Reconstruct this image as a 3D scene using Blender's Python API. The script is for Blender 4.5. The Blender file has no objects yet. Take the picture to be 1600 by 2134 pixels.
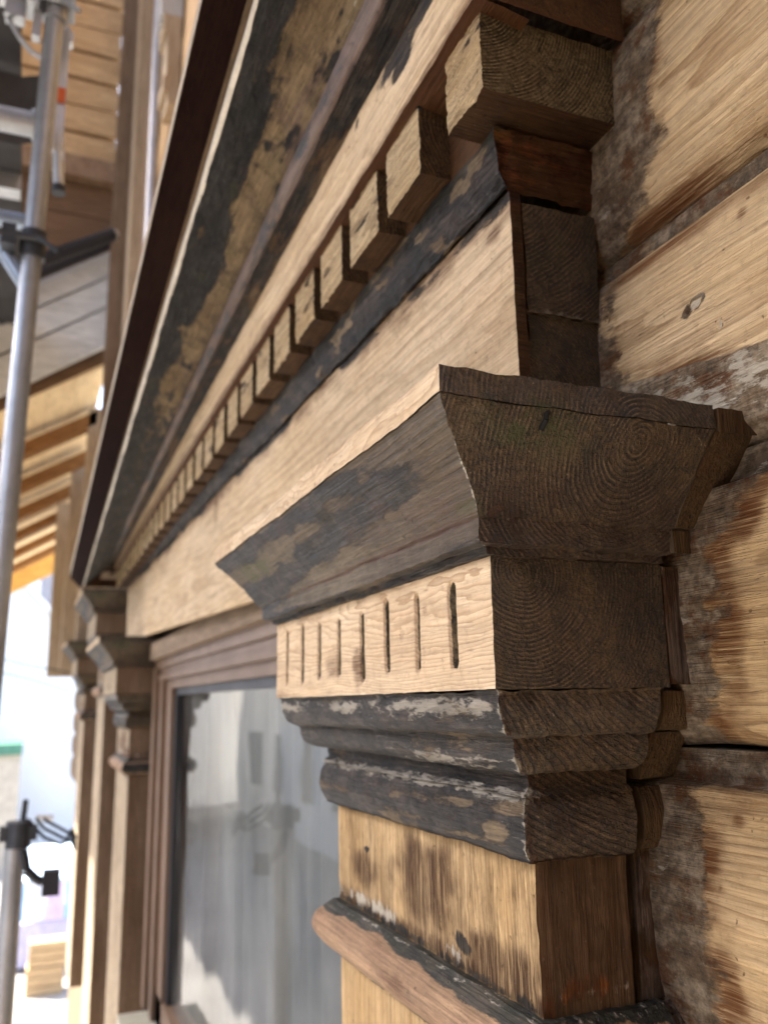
import bpy, math, random
import numpy as np
from mathutils import Matrix, Vector
random.seed(4)
sc = bpy.context.scene
COL = sc.collection
# ------------------------------------------------------------------ camera
CAM = np.array([0.37634, -0.21284, -0.00455])
RV = [0.37774, 0.92573, -0.01841]; UV = [0.20612, -0.06469, 0.97639]; FV = [-0.90268, 0.37261, 0.21525]
cd = bpy.data.cameras.new('camera'); cam = bpy.data.objects.new('camera', cd); COL.objects.link(cam)
cam.matrix_world = Matrix(((RV[0], UV[0], -FV[0], CAM[0]), (RV[1], UV[1], -FV[1], CAM[1]), (RV[2], UV[2], -FV[2], CAM[2]), (0, 0, 0, 1)))
cd.sensor_fit = 'VERTICAL'; cd.sensor_height = 36; cd.sensor_width = 27; cd.lens = 1786 / 2134 * 36
cd.clip_start = 0.02; cd.clip_end = 2000
cd.dof.use_dof = True; cd.dof.focus_distance = 0.43; cd.dof.aperture_fstop = 9.0
sc.camera = cam
# ------------------------------------------------------------------ sky and sun
SUN_DIR = Vector((-0.42, -0.55, 0.95)).normalized()      # towards the sun
elev = math.asin(SUN_DIR.z); azim = math.atan2(SUN_DIR.x, SUN_DIR.y)
w = bpy.data.worlds.new('World'); sc.world = w; w.use_nodes = True
nt = w.node_tree; nt.nodes.clear()
sky = nt.nodes.new('ShaderNodeTexSky'); sky.sky_type = 'NISHITA'; sky.sun_disc = False
sky.sun_elevation = elev; sky.sun_rotation = azim; sky.dust_density = 4.0; sky.air_density = .75; sky.ozone_density = .4
bg = nt.nodes.new('ShaderNodeBackground'); bg.inputs['Strength'].default_value = 0.15
wo = nt.nodes.new('ShaderNodeOutputWorld')
nt.links.new(sky.outputs[0], bg.inputs[0]); nt.links.new(bg.outputs[0], wo.inputs[0])
sl = bpy.data.lights.new('sun', 'SUN'); sl.energy = 4.5; sl.angle = math.radians(0.6); sl.color = (1.0, 0.95, 0.87)
so = bpy.data.objects.new('sun', sl); COL.objects.link(so)
so.rotation_euler = SUN_DIR.to_track_quat('Z', 'Y').to_euler(); so.location = (-3, -6, 9)
sc.view_settings.view_transform = 'Standard'; sc.view_settings.look = 'None'
sc.view_settings.gamma = 1.0; sc.view_settings.exposure = 2.8
sc.render.engine = 'CYCLES'
sc.cycles.max_bounces = 8; sc.cycles.diffuse_bounces = 4; sc.cycles.glossy_bounces = 3
sc.cycles.use_denoising = True
sc.cycles.denoiser = 'OPENIMAGEDENOISE'; sc.cycles.denoising_input_passes = 'RGB_ALBEDO_NORMAL'; sc.cycles.denoising_prefilter = 'ACCURATE'; sc.cycles.sample_clamp_indirect = 8.0

# ------------------------------------------------------------------ numpy noise
def _h(ix, iy, iz, seed):
    n = (ix * 73856093) ^ (iy * 19349663) ^ (iz * 83492791) ^ (seed * 2654435761)
    n = n & 0xffffffff
    n = ((n ^ (n >> 13)) * 1274126177) & 0xffffffff
    n = ((n ^ (n >> 16)) * 2246822519) & 0xffffffff
    return ((n ^ (n >> 15)) & 0xffff) / 32767.5 - 1.0
def vn(P, f, seed=0):
    Q = np.asarray(P, float) * np.asarray(f, float) + 137.31 + seed * 0.731
    I = np.floor(Q).astype(np.int64); F = Q - I; F = F * F * (3 - 2 * F)
    r = 0
    for dx in (0, 1):
        wx = F[..., 0] if dx else 1 - F[..., 0]
        for dy in (0, 1):
            wy = F[..., 1] if dy else 1 - F[..., 1]
            for dz in (0, 1):
                wz = F[..., 2] if dz else 1 - F[..., 2]
                r = r + wx * wy * wz * _h(I[..., 0] + dx, I[..., 1] + dy, I[..., 2] + dz, seed)
    return r
def fbm(P, f, seed=0, o=3):
    f = np.asarray(f, float); a = 1; s = 0; t = 0
    for k in range(o):
        s = s + a * vn(P, f * 2 ** k, seed + 17 * k); t += a; a *= .5
    return s / t
def sstep(a, b, x):
    t = np.clip((x - a) / (b - a), 0, 1); return t * t * (3 - 2 * t)
def gau(x, c, s): return np.exp(-((x - c) / s) ** 2)
def blob(P, c, r, seed=0, wob=.35, wf=60):
    """soft patch of wear centred at c with radii r; 1 inside, 0 outside, uneven edge"""
    d = np.sqrt(sum(((P[..., k] - c[k]) / r[k]) ** 2 for k in range(3)))
    return 1 - sstep(.3, 1.3, d + wob * fbm(P, (wf * .6, wf, wf), seed))

# ------------------------------------------------------------------ mesh builder
class MB:
    def __init__(s): s.P = []; s.F = []; s.M = []; s.n = 0
    def grid(s, P, m=0, flip=False):
        P = np.asarray(P, float); nu, nv = P.shape[:2]
        i = np.arange(nu * nv).reshape(nu, nv)
        q = np.stack([i[:-1, :-1], i[1:, :-1], i[1:, 1:], i[:-1, 1:]], -1).reshape(-1, 4)
        if flip: q = q[:, ::-1]
        s.P.append(P.reshape(-1, 3)); s.F.append(q + s.n); s.n += nu * nv
        s.M.append(np.full(len(q), m, int))
        return s
    def build(s, name, mats, parent=None, wear=None, rough=None, ring=None, smooth=True):
        P = np.concatenate(s.P); F = np.concatenate(s.F); M = np.concatenate(s.M)
        W = np.zeros((len(P), 4)) if wear is None else np.clip(wear(P), 0, 1)
        if rough: P = rough(P)
        me = bpy.data.meshes.new(name)
        me.vertices.add(len(P)); me.vertices.foreach_set('co', P.astype(np.float32).ravel())
        me.loops.add(F.size); me.loops.foreach_set('vertex_index', F.astype(np.int32).ravel())
        me.polygons.add(len(F)); me.polygons.foreach_set('loop_start', np.arange(0, F.size, 4, dtype=np.int32))
        me.polygons.foreach_set('loop_total', np.full(len(F), 4, np.int32))
        me.polygons.foreach_set('material_index', M.astype(np.int32))
        me.polygons.foreach_set('use_smooth', np.full(len(F), smooth))
        me.update(calc_edges=True); me.validate()
        a = me.color_attributes.new('wear', 'FLOAT_COLOR', 'POINT')
        a.data.foreach_set('color', W.astype(np.float32).ravel())
        for m in (mats if isinstance(mats, (list, tuple)) else [mats]): me.materials.append(m)
        o = bpy.data.objects.new(name, me); COL.objects.link(o)
        if parent is not None:
            o.parent = parent; o.location = -Vector(parent.location)
        if ring is not None: o['ring'] = [float(v) for v in ring]
        return o
def roughen(amp, f, seed=0, amp2=0, f2=(400, 400, 400)):
    def g(P):
        D = np.stack([fbm(P, f, seed + 5 * k, 3) for k in range(3)], -1) * amp
        if amp2: D += np.stack([vn(P, f2, seed + 3 + 5 * k) for k in range(3)], -1) * amp2
        return P + D
    return g
def lin(a, b, d): return np.linspace(a, b, max(2, int(math.ceil(abs(b - a) / d)) + 1))
def seg(a, b, d=.003):
    n = max(2, int(math.ceil(math.hypot(b[0] - a[0], b[1] - a[1]) / d)) + 1)
    t = np.linspace(0, 1, n)[:, None]; return np.array(a) * (1 - t) + np.array(b) * t
def arc(a, b, kind, n=9):
    """quarter ellipse from a to b; kind 0: leaves a along the first axis, 1: along the second"""
    t = np.linspace(0, math.pi / 2, n)
    if kind == 0: u, v = np.sin(t), 1 - np.cos(t)
    else: u, v = 1 - np.cos(t), np.sin(t)
    return np.stack([a[0] + (b[0] - a[0]) * u, a[1] + (b[1] - a[1]) * v], -1)
def mitred(mb, segs, W, yb, dx, dy, mF=0, mS=1, left=True, xr=0., yf=0.):
    for s in segs:
        s = np.asarray(s); o = s[:, 0][:, None]; z = s[:, 1][:, None]
        u = np.linspace(0, 1, int(W / dx) + 2)[None]
        x = xr - W - o + u * (W + 2 * o)
        mb.grid(np.stack([x, yf - o + 0 * x, z + 0 * x], -1), mF)
        v = np.linspace(0, 1, int((yb - yf) / dy) + 2)[None]
        y = yf - o + v * (yb - yf + o)
        mb.grid(np.stack([xr + o + 0 * y, y, z + 0 * y], -1), mS)
        if left: mb.grid(np.stack([xr - W - o + 0 * y, y, z + 0 * y], -1), mS, True)
def lid(mb, x0, x1, y0, y1, z, d, m=0, flip=False):
    x = lin(x0, x1, d)[:, None]; y = lin(y0, y1, d)[None]
    mb.grid(np.stack([x + 0 * y, y + 0 * x, z + 0 * x + 0 * y], -1), m, flip)
def box(mb, x0, x1, y0, y1, z0, z1, d=.01, mF=0, mS=None, mT=None, mB=None, faces='FBLRTD'):
    mS = mF if mS is None else mS; mT = mF if mT is None else mT; mB = mT if mB is None else mB
    d = d if isinstance(d, tuple) else (d, d, d)
    X, Y, Z = lin(x0, x1, d[0]), lin(y0, y1, d[1]), lin(z0, z1, d[2])
    def pl(A, B, f): 
        a = A[:, None]; b = B[None]; return np.stack(np.broadcast_arrays(*f(a, b)), -1)
    if 'F' in faces: mb.grid(pl(X, Z, lambda a, b: (a, y0, b)), mF)
    if 'B' in faces: mb.grid(pl(X, Z, lambda a, b: (a, y1, b)), mF, True)
    if 'R' in faces: mb.grid(pl(Y, Z, lambda a, b: (x1, a, b)), mS)
    if 'L' in faces: mb.grid(pl(Y, Z, lambda a, b: (x0, a, b)), mS, True)
    if 'T' in faces: mb.grid(pl(X, Y, lambda a, b: (a, b, z1)), mT)
    if 'D' in faces: mb.grid(pl(X, Y, lambda a, b: (a, b, z0)), mB, True)
    return mb
def extr(mb, s, xs, m=0, capR=None, yb=.127, capL=None, k=1.):
    """run of a moulding along x; s rows = (y, z at x=0, rise of z per unit x)"""
    s = np.array(s, float); x = np.asarray(xs)[None]
    s[:, 0] = -.2128 + (s[:, 0] + .2128) * k; s[:, 1:] = s[:, 1:] * k
    y = s[:, 0][:, None] + 0 * x; z = s[:, 1][:, None] + s[:, 2][:, None] * x
    mb.grid(np.stack([x + 0 * y, y, z], -1), m)
    for cm, xe, fl in ((capR, xs[-1], False), (capL, xs[0], True)):
        if cm is None: continue
        v = np.linspace(0, 1, 24)[None]; yy = s[:, 0][:, None] * (1 - v) + yb * v
        zz = (s[:, 1] + s[:, 2] * xe)[:, None] + 0 * v
        mb.grid(np.stack([xe + 0 * yy, yy, zz], -1), cm, fl)
def tube(mb, p, q, r, n=14, m=0, cap=True):
    p, q = Vector(p), Vector(q); d = (q - p).normalized()
    a = d.orthogonal().normalized(); b = d.cross(a)
    t = np.linspace(0, 2 * math.pi, n + 1)
    ring = np.array([[*(a * math.cos(k) + b * math.sin(k))] for k in t])
    mb.grid(np.stack([ring * r + np.array(p), ring * r + np.array(q)], 1), m)
    if cap:
        for e, f in ((p, False), (q, True)):
            mb.grid(np.stack([ring * r + np.array(e), ring * 1e-4 + np.array(e)], 1), m, f)
    return mb
def polytube(mb, pts, r, n=8, m=0):
    for a, b in zip(pts[:-1], pts[1:]): tube(mb, a, b, r, n, m, False)
    return mb
def pol_plane(mb, c, m=0, d=.2):
    """bilinear sheet from four corners"""
    c = [np.array(v, float) for v in c]
    nu = max(2, int(np.linalg.norm(c[1] - c[0]) / d) + 2); nv = max(2, int(np.linalg.norm(c[3] - c[0]) / d) + 2)
    u = np.linspace(0, 1, nu)[:, None, None]; v = np.linspace(0, 1, nv)[None, :, None]
    mb.grid(c[0] * (1 - u) * (1 - v) + c[1] * u * (1 - v) + c[2] * u * v + c[3] * (1 - u) * v, m)
def slab(mb, c, th, m=0, d=.2):
    """plank with four corners (top sheet) and thickness vector th"""
    c = [np.array(v, float) for v in c]; t = np.array(th, float); b = [v + t for v in c]
    pol_plane(mb, c, m, d); pol_plane(mb, b[::-1], m, d)
    for i in range(4):
        j = (i + 1) % 4; pol_plane(mb, [c[i], b[i], b[j], c[j]], m, d)
    return mb

# ------------------------------------------------------------------ scene graph helpers
def thing(name, label, cat, loc, group=None):
    o = bpy.data.objects.new(name, None); COL.objects.link(o); o.location = loc
    o.empty_display_size = .05
    o['label'] = label; o['category'] = cat
    if group: o['group'] = group
    return o
def tag(o, label=None, cat=None, group=None, kind=None):
    if label: o['label'] = label
    if cat: o['category'] = cat
    if group: o['group'] = group
    if kind: o['kind'] = kind
    return o
def dup(root, d, label, name=None):
    r = root.copy(); COL.objects.link(r); r.location = Vector(root.location) + Vector(d); r['label'] = label
    for ch in list(root.children):
        c = ch.copy(); COL.objects.link(c); c.parent = r
        for g in list(ch.children):
            k = g.copy(); COL.objects.link(k); k.parent = c
    return r
def sub(o, part):
    """make o a sub-part of a part whose mesh is kept in world coordinates"""
    o.parent = part; o.location = (0, 0, 0); return o

# ------------------------------------------------------------------ materials
class NB:
    def __init__(s, mat): s.t = mat.node_tree; s.t.nodes.clear()
    def n(s, ty, **k):
        o = s.t.nodes.new(ty)
        for a, b in k.items(): setattr(o, a, b)
        return o
    def link(s, a, b): s.t.links.new(a, b)
    def val(s, sock, v):
        if hasattr(v, 'is_output') or isinstance(v, bpy.types.NodeSocket): s.link(v, sock)
        else: sock.default_value = v
    def math(s, op, a, b=0., c=0., clamp=False):
        o = s.n('ShaderNodeMath', operation=op); o.use_clamp = clamp
        for i, v in enumerate((a, b, c)): s.val(o.inputs[i], v)
        return o.outputs[0]
    def vec(s, op, a, b=(0, 0, 0)):
        o = s.n('ShaderNodeVectorMath', operation=op); s.val(o.inputs[0], a); s.val(o.inputs[1], b)
        return o.outputs['Value' if op in ('LENGTH', 'DOT_PRODUCT') else 'Vector']
    def mix(s, f, a, b):
        o = s.n('ShaderNodeMix', data_type='RGBA')
        s.val(o.inputs[0], f); s.val(o.inputs[6], a if not isinstance(a, tuple) else (*a, 1)); s.val(o.inputs[7], b if not isinstance(b, tuple) else (*b, 1))
        return o.outputs[2]
    def noise(s, v, scale=1., det=3., rough=.55, dist=0.):
        o = s.n('ShaderNodeTexNoise'); s.val(o.inputs['Vector'], v); s.val(o.inputs['Scale'], scale)
        o.inputs['Detail'].default_value = det; o.inputs['Roughness'].default_value = rough; o.inputs['Distortion'].default_value = dist
        return o.outputs['Fac']
    def ss(s, x, a, b):
        o = s.n('ShaderNodeMapRange', interpolation_type='SMOOTHSTEP'); s.val(o.inputs[0], x)
        s.val(o.inputs[1], a); s.val(o.inputs[2], b); return o.outputs[0]
def wood(name, light, dark, mid=None, axis='X', ringamt=.55, wob=.010, fibre=.35, fleck=.5, rough=.78, bump=.5, grime=.45, pits=.6, fine=.62, thread=.35,
         paint=(.018, .021, .024), paint2=(.075, .062, .06), stain=(.07, .026, .010), white=(.50, .46, .38), moss=(.046, .050, .010),
         paintk=1.0, spec=.14, endgrain=False, dirt=0., ringpow=2.2, bumpd=.0012, speck=0., rust=0., pgrain=1.):
    m = bpy.data.materials.new(name); m.use_nodes = True; b = NB(m)
    tc = b.n('ShaderNodeTexCoord').outputs['Object']
    oi = b.n('ShaderNodeObjectInfo').outputs['Random']
    sx = b.n('ShaderNodeSeparateXYZ'); b.link(tc, sx.inputs[0])
    ax = {'X': (0, 1, 2), 'Y': (1, 0, 2), 'Z': (2, 0, 1)}[axis]
    along, p, q = (sx.outputs[i] for i in ax)
    cb = b.n('ShaderNodeCombineXYZ'); b.link(along, cb.inputs[0]); b.link(p, cb.inputs[1]); b.link(q, cb.inputs[2])
    off = b.n('ShaderNodeCombineXYZ'); b.link(b.math('MULTIPLY', oi, 7.3), off.inputs[0]); b.link(b.math('MULTIPLY', oi, 3.1), off.inputs[1])
    G = b.vec('ADD', cb.outputs[0], off.outputs[0])
    ra = b.n('ShaderNodeAttribute', attribute_type='OBJECT', attribute_name='ring')
    rs = b.n('ShaderNodeSeparateXYZ'); b.link(ra.outputs['Vector'], rs.inputs[0])
    n1 = b.noise(b.vec('MULTIPLY', G, (3.5, 16, 16)), 1., 2.5, .5)
    n2 = b.noise(b.vec('MULTIPLY', G, (22, 110, 110)), 1., 2.5, .55)
    dp = b.math('SUBTRACT', p, rs.outputs[0]); dq = b.math('SUBTRACT', q, rs.outputs[1])
    r = b.math('SQRT', b.math('ADD', b.math('MULTIPLY', dp, dp), b.math('MULTIPLY', dq, dq)))
    r = b.math('ADD', r, b.math('MULTIPLY', b.math('SUBTRACT', n1, .5), wob * 2))
    r = b.math('ADD', r, b.math('MULTIPLY', b.math('SUBTRACT', n2, .5), wob * .22))
    rr = b.math('DIVIDE', r, b.math('MAXIMUM', rs.outputs[2], .0004))
    fr = b.math('FRACT', rr)
    up = b.math('POWER', fr, ringpow); dn = b.ss(fr, 1.0, .93)
    ring = b.math('MULTIPLY', up, dn)
    cell = b.math('FLOOR', rr); cv = b.n('ShaderNodeTexWhiteNoise', noise_dimensions='1D'); b.link(cell, cv.inputs['W'])
    ringv = b.math('MULTIPLY', ring, b.math('ADD', .45, b.math('MULTIPLY', cv.outputs[0], .75)))
    fib = b.noise(b.vec('MULTIPLY', G, (14, 700, 700) if not endgrain else (700, 700, 700)), 1., 3., .65)
    tone = b.noise(b.vec('MULTIPLY', G, (5, 20, 20)), 1., 4., .6)
    flk = b.noise(b.vec('MULTIPLY', G, (70, 420, 420)), 1., 2., .6)
    wa = b.n('ShaderNodeAttribute', attribute_type='GEOMETRY', attribute_name='wear')
    ws = b.n('ShaderNodeSeparateColor'); b.link(wa.outputs['Color'], ws.inputs[0])
    R, Gs, B, A = ws.outputs[0], ws.outputs[1], ws.outputs[2], wa.outputs['Alpha']
    oc = b.n('ShaderNodeObjectInfo').outputs['Color']
    c = b.mix(b.ss(tone, .32, .68), light, mid or tuple(.6 * l + .4 * d for l, d in zip(light, dark)))
    tm = b.n('ShaderNodeMix', data_type='RGBA', blend_type='MULTIPLY'); tm.inputs[0].default_value = 1.; b.link(c, tm.inputs[6]); b.link(oc, tm.inputs[7]); c = tm.outputs[2]
    if endgrain:
        an = b.math('ARCTAN2', dq, dp)
        ac = b.n('ShaderNodeCombineXYZ'); b.link(b.math('MULTIPLY', an, 3.2), ac.inputs[0]); b.link(b.math('MULTIPLY', r, 26.), ac.inputs[1]); b.link(oi, ac.inputs[2])
        crk = b.noise(ac.outputs[0], 1., 3., .6)
        crk = b.ss(b.math('ABSOLUTE', b.math('SUBTRACT', crk, .5)), .012, .003)
        rm = b.noise(b.vec('MULTIPLY', G, (40, 55, 55)), 1., 4., .65)
        ringv = b.math('MULTIPLY', ringv, b.math('ADD', .25, b.ss(rm, .36, .62)))
    c = b.mix(b.math('MULTIPLY', ringv, ringamt, clamp=True), c, dark)
    if endgrain: c = b.mix(b.math('MULTIPLY', crk, .6), c, tuple(v * .5 for v in dark))
    c = b.mix(b.math('MULTIPLY', b.ss(fib, .42, .75), fibre), c, dark)
    c = b.mix(b.math('MULTIPLY', b.ss(flk, .64, .76), fleck), c, tuple(v * .35 for v in dark))
    if dirt:
        dn_ = b.noise(b.vec('MULTIPLY', G, (34, 34, 34)), 1., 5., .68)
        c = b.mix(b.math('MULTIPLY', b.ss(dn_, .42, .7), dirt), c, tuple(v * .28 for v in dark))
    if speck:
        sp = b.noise(tc, 520., 2., .5); c = b.mix(b.math('MULTIPLY', b.ss(sp, .69, .75), speck), c, white)
    g1 = b.noise(b.vec('MULTIPLY', G, (11, 46, 46)), 1., 9., .76)
    g2 = b.noise(tc, 150., 5., .7)
    gd = tuple(u * .35 + v * .35 for u, v in zip(light, dark))
    c = b.mix(b.math('MULTIPLY', b.ss(g1, .50, .72), grime), c, gd)
    c = b.mix(b.math('MULTIPLY', b.ss(g2, .52, .72), grime * .8), c, tuple(v * .6 for v in gd))
    c = b.mix(b.math('MULTIPLY', b.ss(g2, .47, .30), grime * .35), c, tuple(min(1, v * 1.25) for v in light))
    pz = b.noise(tc, 210., 1.5, .5); pk = b.noise(tc, 31., 2., .5)
    pit = b.math('MULTIPLY', b.ss(pz, .70, .76), b.ss(pk, .45, .6))
    c = b.mix(b.math('MULTIPLY', pit, pits), c, tuple(v * .22 for v in dark))
    nf = b.ss(b.noise(b.vec('MULTIPLY', G, (170, 300, 300) if endgrain else (13, 330, 330)), 1., 4., .72), .22, .78)
    thr = b.noise(b.vec('MULTIPLY', G, (34, 780, 780) if not endgrain else (300, 300, 300)), 1., 3., .7)
    vm = b.n('ShaderNodeMix', data_type='RGBA', blend_type='MULTIPLY'); vm.inputs[0].default_value = 1.; b.link(c, vm.inputs[6])
    fv = b.math('ADD', .12, b.math('MULTIPLY', nf, 1.76)) if fine is None else b.math('ADD', 1.04 - fine * (1. if endgrain else .6), b.math('MULTIPLY', nf, 2 * fine * (1. if endgrain else .6)))
    fc = b.n('ShaderNodeCombineColor'); [b.link(fv, fc.inputs[k]) for k in range(3)]; b.link(fc.outputs[0], vm.inputs[7]); c = vm.outputs[2]
    c = b.mix(b.math('MULTIPLY', b.ss(thr, .60, .70), thread), c, tuple(min(.8, v * 1.7) for v in light))
    c = b.mix(b.math('MULTIPLY', b.ss(thr, .38, .29), thread * 1.2), c, tuple(v * .3 for v in dark))
    if endgrain:
        pale = b.math('MULTIPLY', b.math('MULTIPLY', b.ss(fr, .18, .34), b.ss(fr, .62, .40)), b.ss(g2, .40, .58))
        c = b.mix(b.math('MULTIPLY', b.math('MULTIPLY', pale, b.ss(rm, .34, .60)), .58), c, tuple(min(.5, v * 2.1) for v in light))
    # burnt brown stain
    sn = b.noise(b.vec('MULTIPLY', G, (45, 120, 120)), 1., 5., .7)
    sm = b.math('MULTIPLY', b.ss(b.math('ADD', Gs, b.math('MULTIPLY', b.math('SUBTRACT', sn, .5), 1.2)), .25, .85), Gs, clamp=True)
    sm = b.math('POWER', sm, .6)
    c = b.mix(b.math('MULTIPLY', sm, b.ss(fib, .15, .6)), c, stain)
    # old paint that flaked off along the grain
    pn = b.noise(b.vec('MULTIPLY', G, (24, 95, 95)), 1., 10., .78)
    pm = b.ss(b.math('ADD', R, b.math('MULTIPLY', b.math('SUBTRACT', pn, .5), 1.7 * paintk)), .40, .60)
    pt = b.noise(b.vec('MULTIPLY', G, (24, 60, 60)), 1., 4., .65)
    pc = b.mix(b.ss(pt, .42, .62), paint, paint2)
    pv = b.n('ShaderNodeMix', data_type='RGBA', blend_type='MULTIPLY'); pv.inputs[0].default_value = 1.; b.link(pc, pv.inputs[6])
    pf = b.math('MULTIPLY', b.math('ADD', .25, b.math('MULTIPLY', fib, 1.5)), b.math('ADD', .2, b.math('MULTIPLY', nf, 1.6))) if pgrain else b.math('ADD', .45, b.math('MULTIPLY', b.ss(g2, .25, .75), 1.1))
    pcc = b.n('ShaderNodeCombineColor'); [b.link(pf, pcc.inputs[k]) for k in range(3)]; b.link(pcc.outputs[0], pv.inputs[7]); pc = pv.outputs[2]
    pc = b.mix(b.math('MULTIPLY', b.ss(thr, .62, .70), .45 if pgrain else .12), pc, tuple(min(.5, v * 3.2 + .03) for v in paint2))
    c = b.mix(pm, c, pc)
    if rust:
        rn = b.noise(b.vec('MULTIPLY', G, (38, 52, 52)), 1., 6., .72)
        c = b.mix(b.math('MULTIPLY', b.math('MULTIPLY', b.ss(rn, .50, .64), pm), rust), c, tuple(v * .8 for v in stain))
        gn = b.noise(tc, 260., 4., .7)
        c = b.mix(b.math('MULTIPLY', b.math('MULTIPLY', b.ss(gn, .50, .66), pm), .35), c, tuple(v * .25 for v in paint))
        c = b.mix(b.math('MULTIPLY', b.math('MULTIPLY', b.ss(gn, .42, .30), pm), .22 * rust), c, white)
    # chalky remains
    wn = b.noise(b.vec('MULTIPLY', G, (60, 230, 230)), 1., 5., .75)
    wm = b.math('MULTIPLY', b.ss(b.math('ADD', B, b.math('MULTIPLY', b.math('SUBTRACT', wn, .5), 1.7)), .5, .72), b.math('MINIMUM', b.math('MULTIPLY', B, 4.), 1.))
    c = b.mix(b.math('MULTIPLY', wm, .8), c, white)
    mm = b.math('MULTIPLY', A, b.ss(sn, .35, .62), clamp=True)
    c = b.mix(mm, c, moss)
    # relief
    h = b.math('ADD', b.math('MULTIPLY', ring, -.35 if not endgrain else -.8), b.math('MULTIPLY', nf, 1.1))
    h = b.math('ADD', h, b.math('MULTIPLY', fib, .55))
    h = b.math('ADD', h, b.math('MULTIPLY', b.ss(flk, .6, .76), -.7))
    h = b.math('ADD', h, b.math('MULTIPLY', pm, .5)); h = b.math('ADD', h, b.math('MULTIPLY', wm, .5))
    h = b.math('ADD', h, b.math('MULTIPLY', pn, 1.0)); h = b.math('ADD', h, b.math('MULTIPLY', g2, .5)); h = b.math('ADD', h, b.math('MULTIPLY', pit, -.9))
    bp = b.n('ShaderNodeBump'); bp.inputs['Strength'].default_value = bump; bp.inputs['Distance'].default_value = bumpd
    b.link(h, bp.inputs['Height'])
    ps = b.n('ShaderNodeBsdfPrincipled'); b.link(c, ps.inputs['Base Color'])
    b.val(ps.inputs['Roughness'], b.math('SUBTRACT', rough, b.math('MULTIPLY', pm, .06)))
    ps.inputs['Specular IOR Level'].default_value = spec
    b.link(bp.outputs[0], ps.inputs['Normal'])
    out = b.n('ShaderNodeOutputMaterial'); b.link(ps.outputs[0], out.inputs[0])
    return m
def plain(name, col, rough=.6, metal=0., var=.25, scale=9., bump=.15, col2=None, spec=.4):
    m = bpy.data.materials.new(name); m.use_nodes = True; b = NB(m)
    tc = b.n('ShaderNodeTexCoord').outputs['Object']
    n = b.noise(tc, scale, 5., .65); f = b.noise(tc, scale * 14, 3., .6)
    c = b.mix(b.ss(n, .3, .7), col, col2 or tuple(v * (1 - var) for v in col))
    c = b.mix(b.math('MULTIPLY', b.ss(f, .55, .75), var), c, tuple(v * .5 for v in col))
    bp = b.n('ShaderNodeBump'); bp.inputs['Strength'].default_value = bump; bp.inputs['Distance'].default_value = .002; b.link(f, bp.inputs['Height'])
    ps = b.n('ShaderNodeBsdfPrincipled'); b.link(c, ps.inputs['Base Color']); ps.inputs['Metallic'].default_value = metal
    b.val(ps.inputs['Roughness'], b.math('ADD', rough - .08, b.math('MULTIPLY', n, .16)))
    ps.inputs['Specular IOR Level'].default_value = spec
    b.link(bp.outputs[0], ps.inputs['Normal'])
    out = b.n('ShaderNodeOutputMaterial'); b.link(ps.outputs[0], out.inputs[0]); return m

PINE = dict(light=(.56, .42, .255), dark=(.27, .165, .075), mid=(.49, .35, .195))
M_wall = wood('wall_pine', pgrain=0, light=(.57, .43, .265), dark=(.25, .15, .07), mid=(.49, .355, .20), ringamt=.85, wob=.006, fibre=.45, fleck=.25, paint=(.115, .082, .052), paint2=(.22, .175, .122), stain=(.12, .045, .014), white=(.46, .42, .34), rough=.85, ringpow=2.6, rust=.8, bump=.8, bumpd=.0018, paintk=.8, grime=.35, fine=.38, thread=.26)
M_front = wood('stripped_pine', light=(.56, .44, .295), dark=(.28, .185, .10), mid=(.47, .35, .215), ringamt=.7, wob=.008, fibre=.25, fleck=.2, paint=(.016, .016, .016), paint2=(.05, .038, .028), rough=.8, bump=.55, pits=1., grime=.55, fine=.42, thread=.28)
M_block = wood('capital_pine', light=(.58, .46, .315), dark=(.28, .18, .10), mid=(.49, .365, .235), ringamt=.85, wob=.022, fibre=.22, fleck=.22, paint=(.045, .037, .024), paint2=(.11, .085, .052), rough=.8, bump=.45, paintk=.6, fine=.30, thread=.22)
M_shaft = wood('shaft_pine', light=(.52, .375, .205), dark=(.22, .125, .05), mid=(.40, .27, .13), axis='Z', ringamt=.5, wob=.008, fibre=.6, fleck=.6, paint=(.022, .021, .019), paint2=(.05, .04, .03), stain=(.050, .024, .011), rough=.8, bump=.9)
M_end = wood('dark_end_grain', light=(.135, .088, .040), dark=(.009, .005, .0022), mid=(.070, .041, .017), ringamt=.85, wob=.006, fibre=.4, fleck=.3, paint=(.045, .019, .007), paint2=(.07, .030, .011), stain=(.030, .010, .0035), rough=.54, bump=1., bumpd=.0024, endgrain=True, dirt=.72, ringpow=1.0, speck=.7, white=(.26, .22, .15), spec=.5, grime=.6)
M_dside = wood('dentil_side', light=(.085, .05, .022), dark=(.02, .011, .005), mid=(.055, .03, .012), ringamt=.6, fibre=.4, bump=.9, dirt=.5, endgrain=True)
M_endg = wood('grey_end_grain', light=(.20, .155, .085), dark=(.030, .019, .009), mid=(.13, .095, .048), ringamt=1., wob=.004, fibre=.45, fleck=.5, paint=(.05, .03, .012), paint2=(.10, .07, .035), stain=(.06, .03, .012), rough=.7, bump=1., bumpd=.002, endgrain=True, dirt=.5, ringpow=1.2, speck=.4, white=(.30, .26, .18), spec=.12)
M_side = wood('dark_brown_side', light=(.070, .038, .017), dark=(.018, .009, .004), mid=(.048, .022, .009), axis='Y', ringamt=.5, wob=.008, fibre=.5, fleck=.6, paint=(.025, .010, .005), paint2=(.07, .03, .012), rough=.6, bump=.9, dirt=.6, speck=.4, white=(.26, .22, .15), spec=.15)
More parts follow.
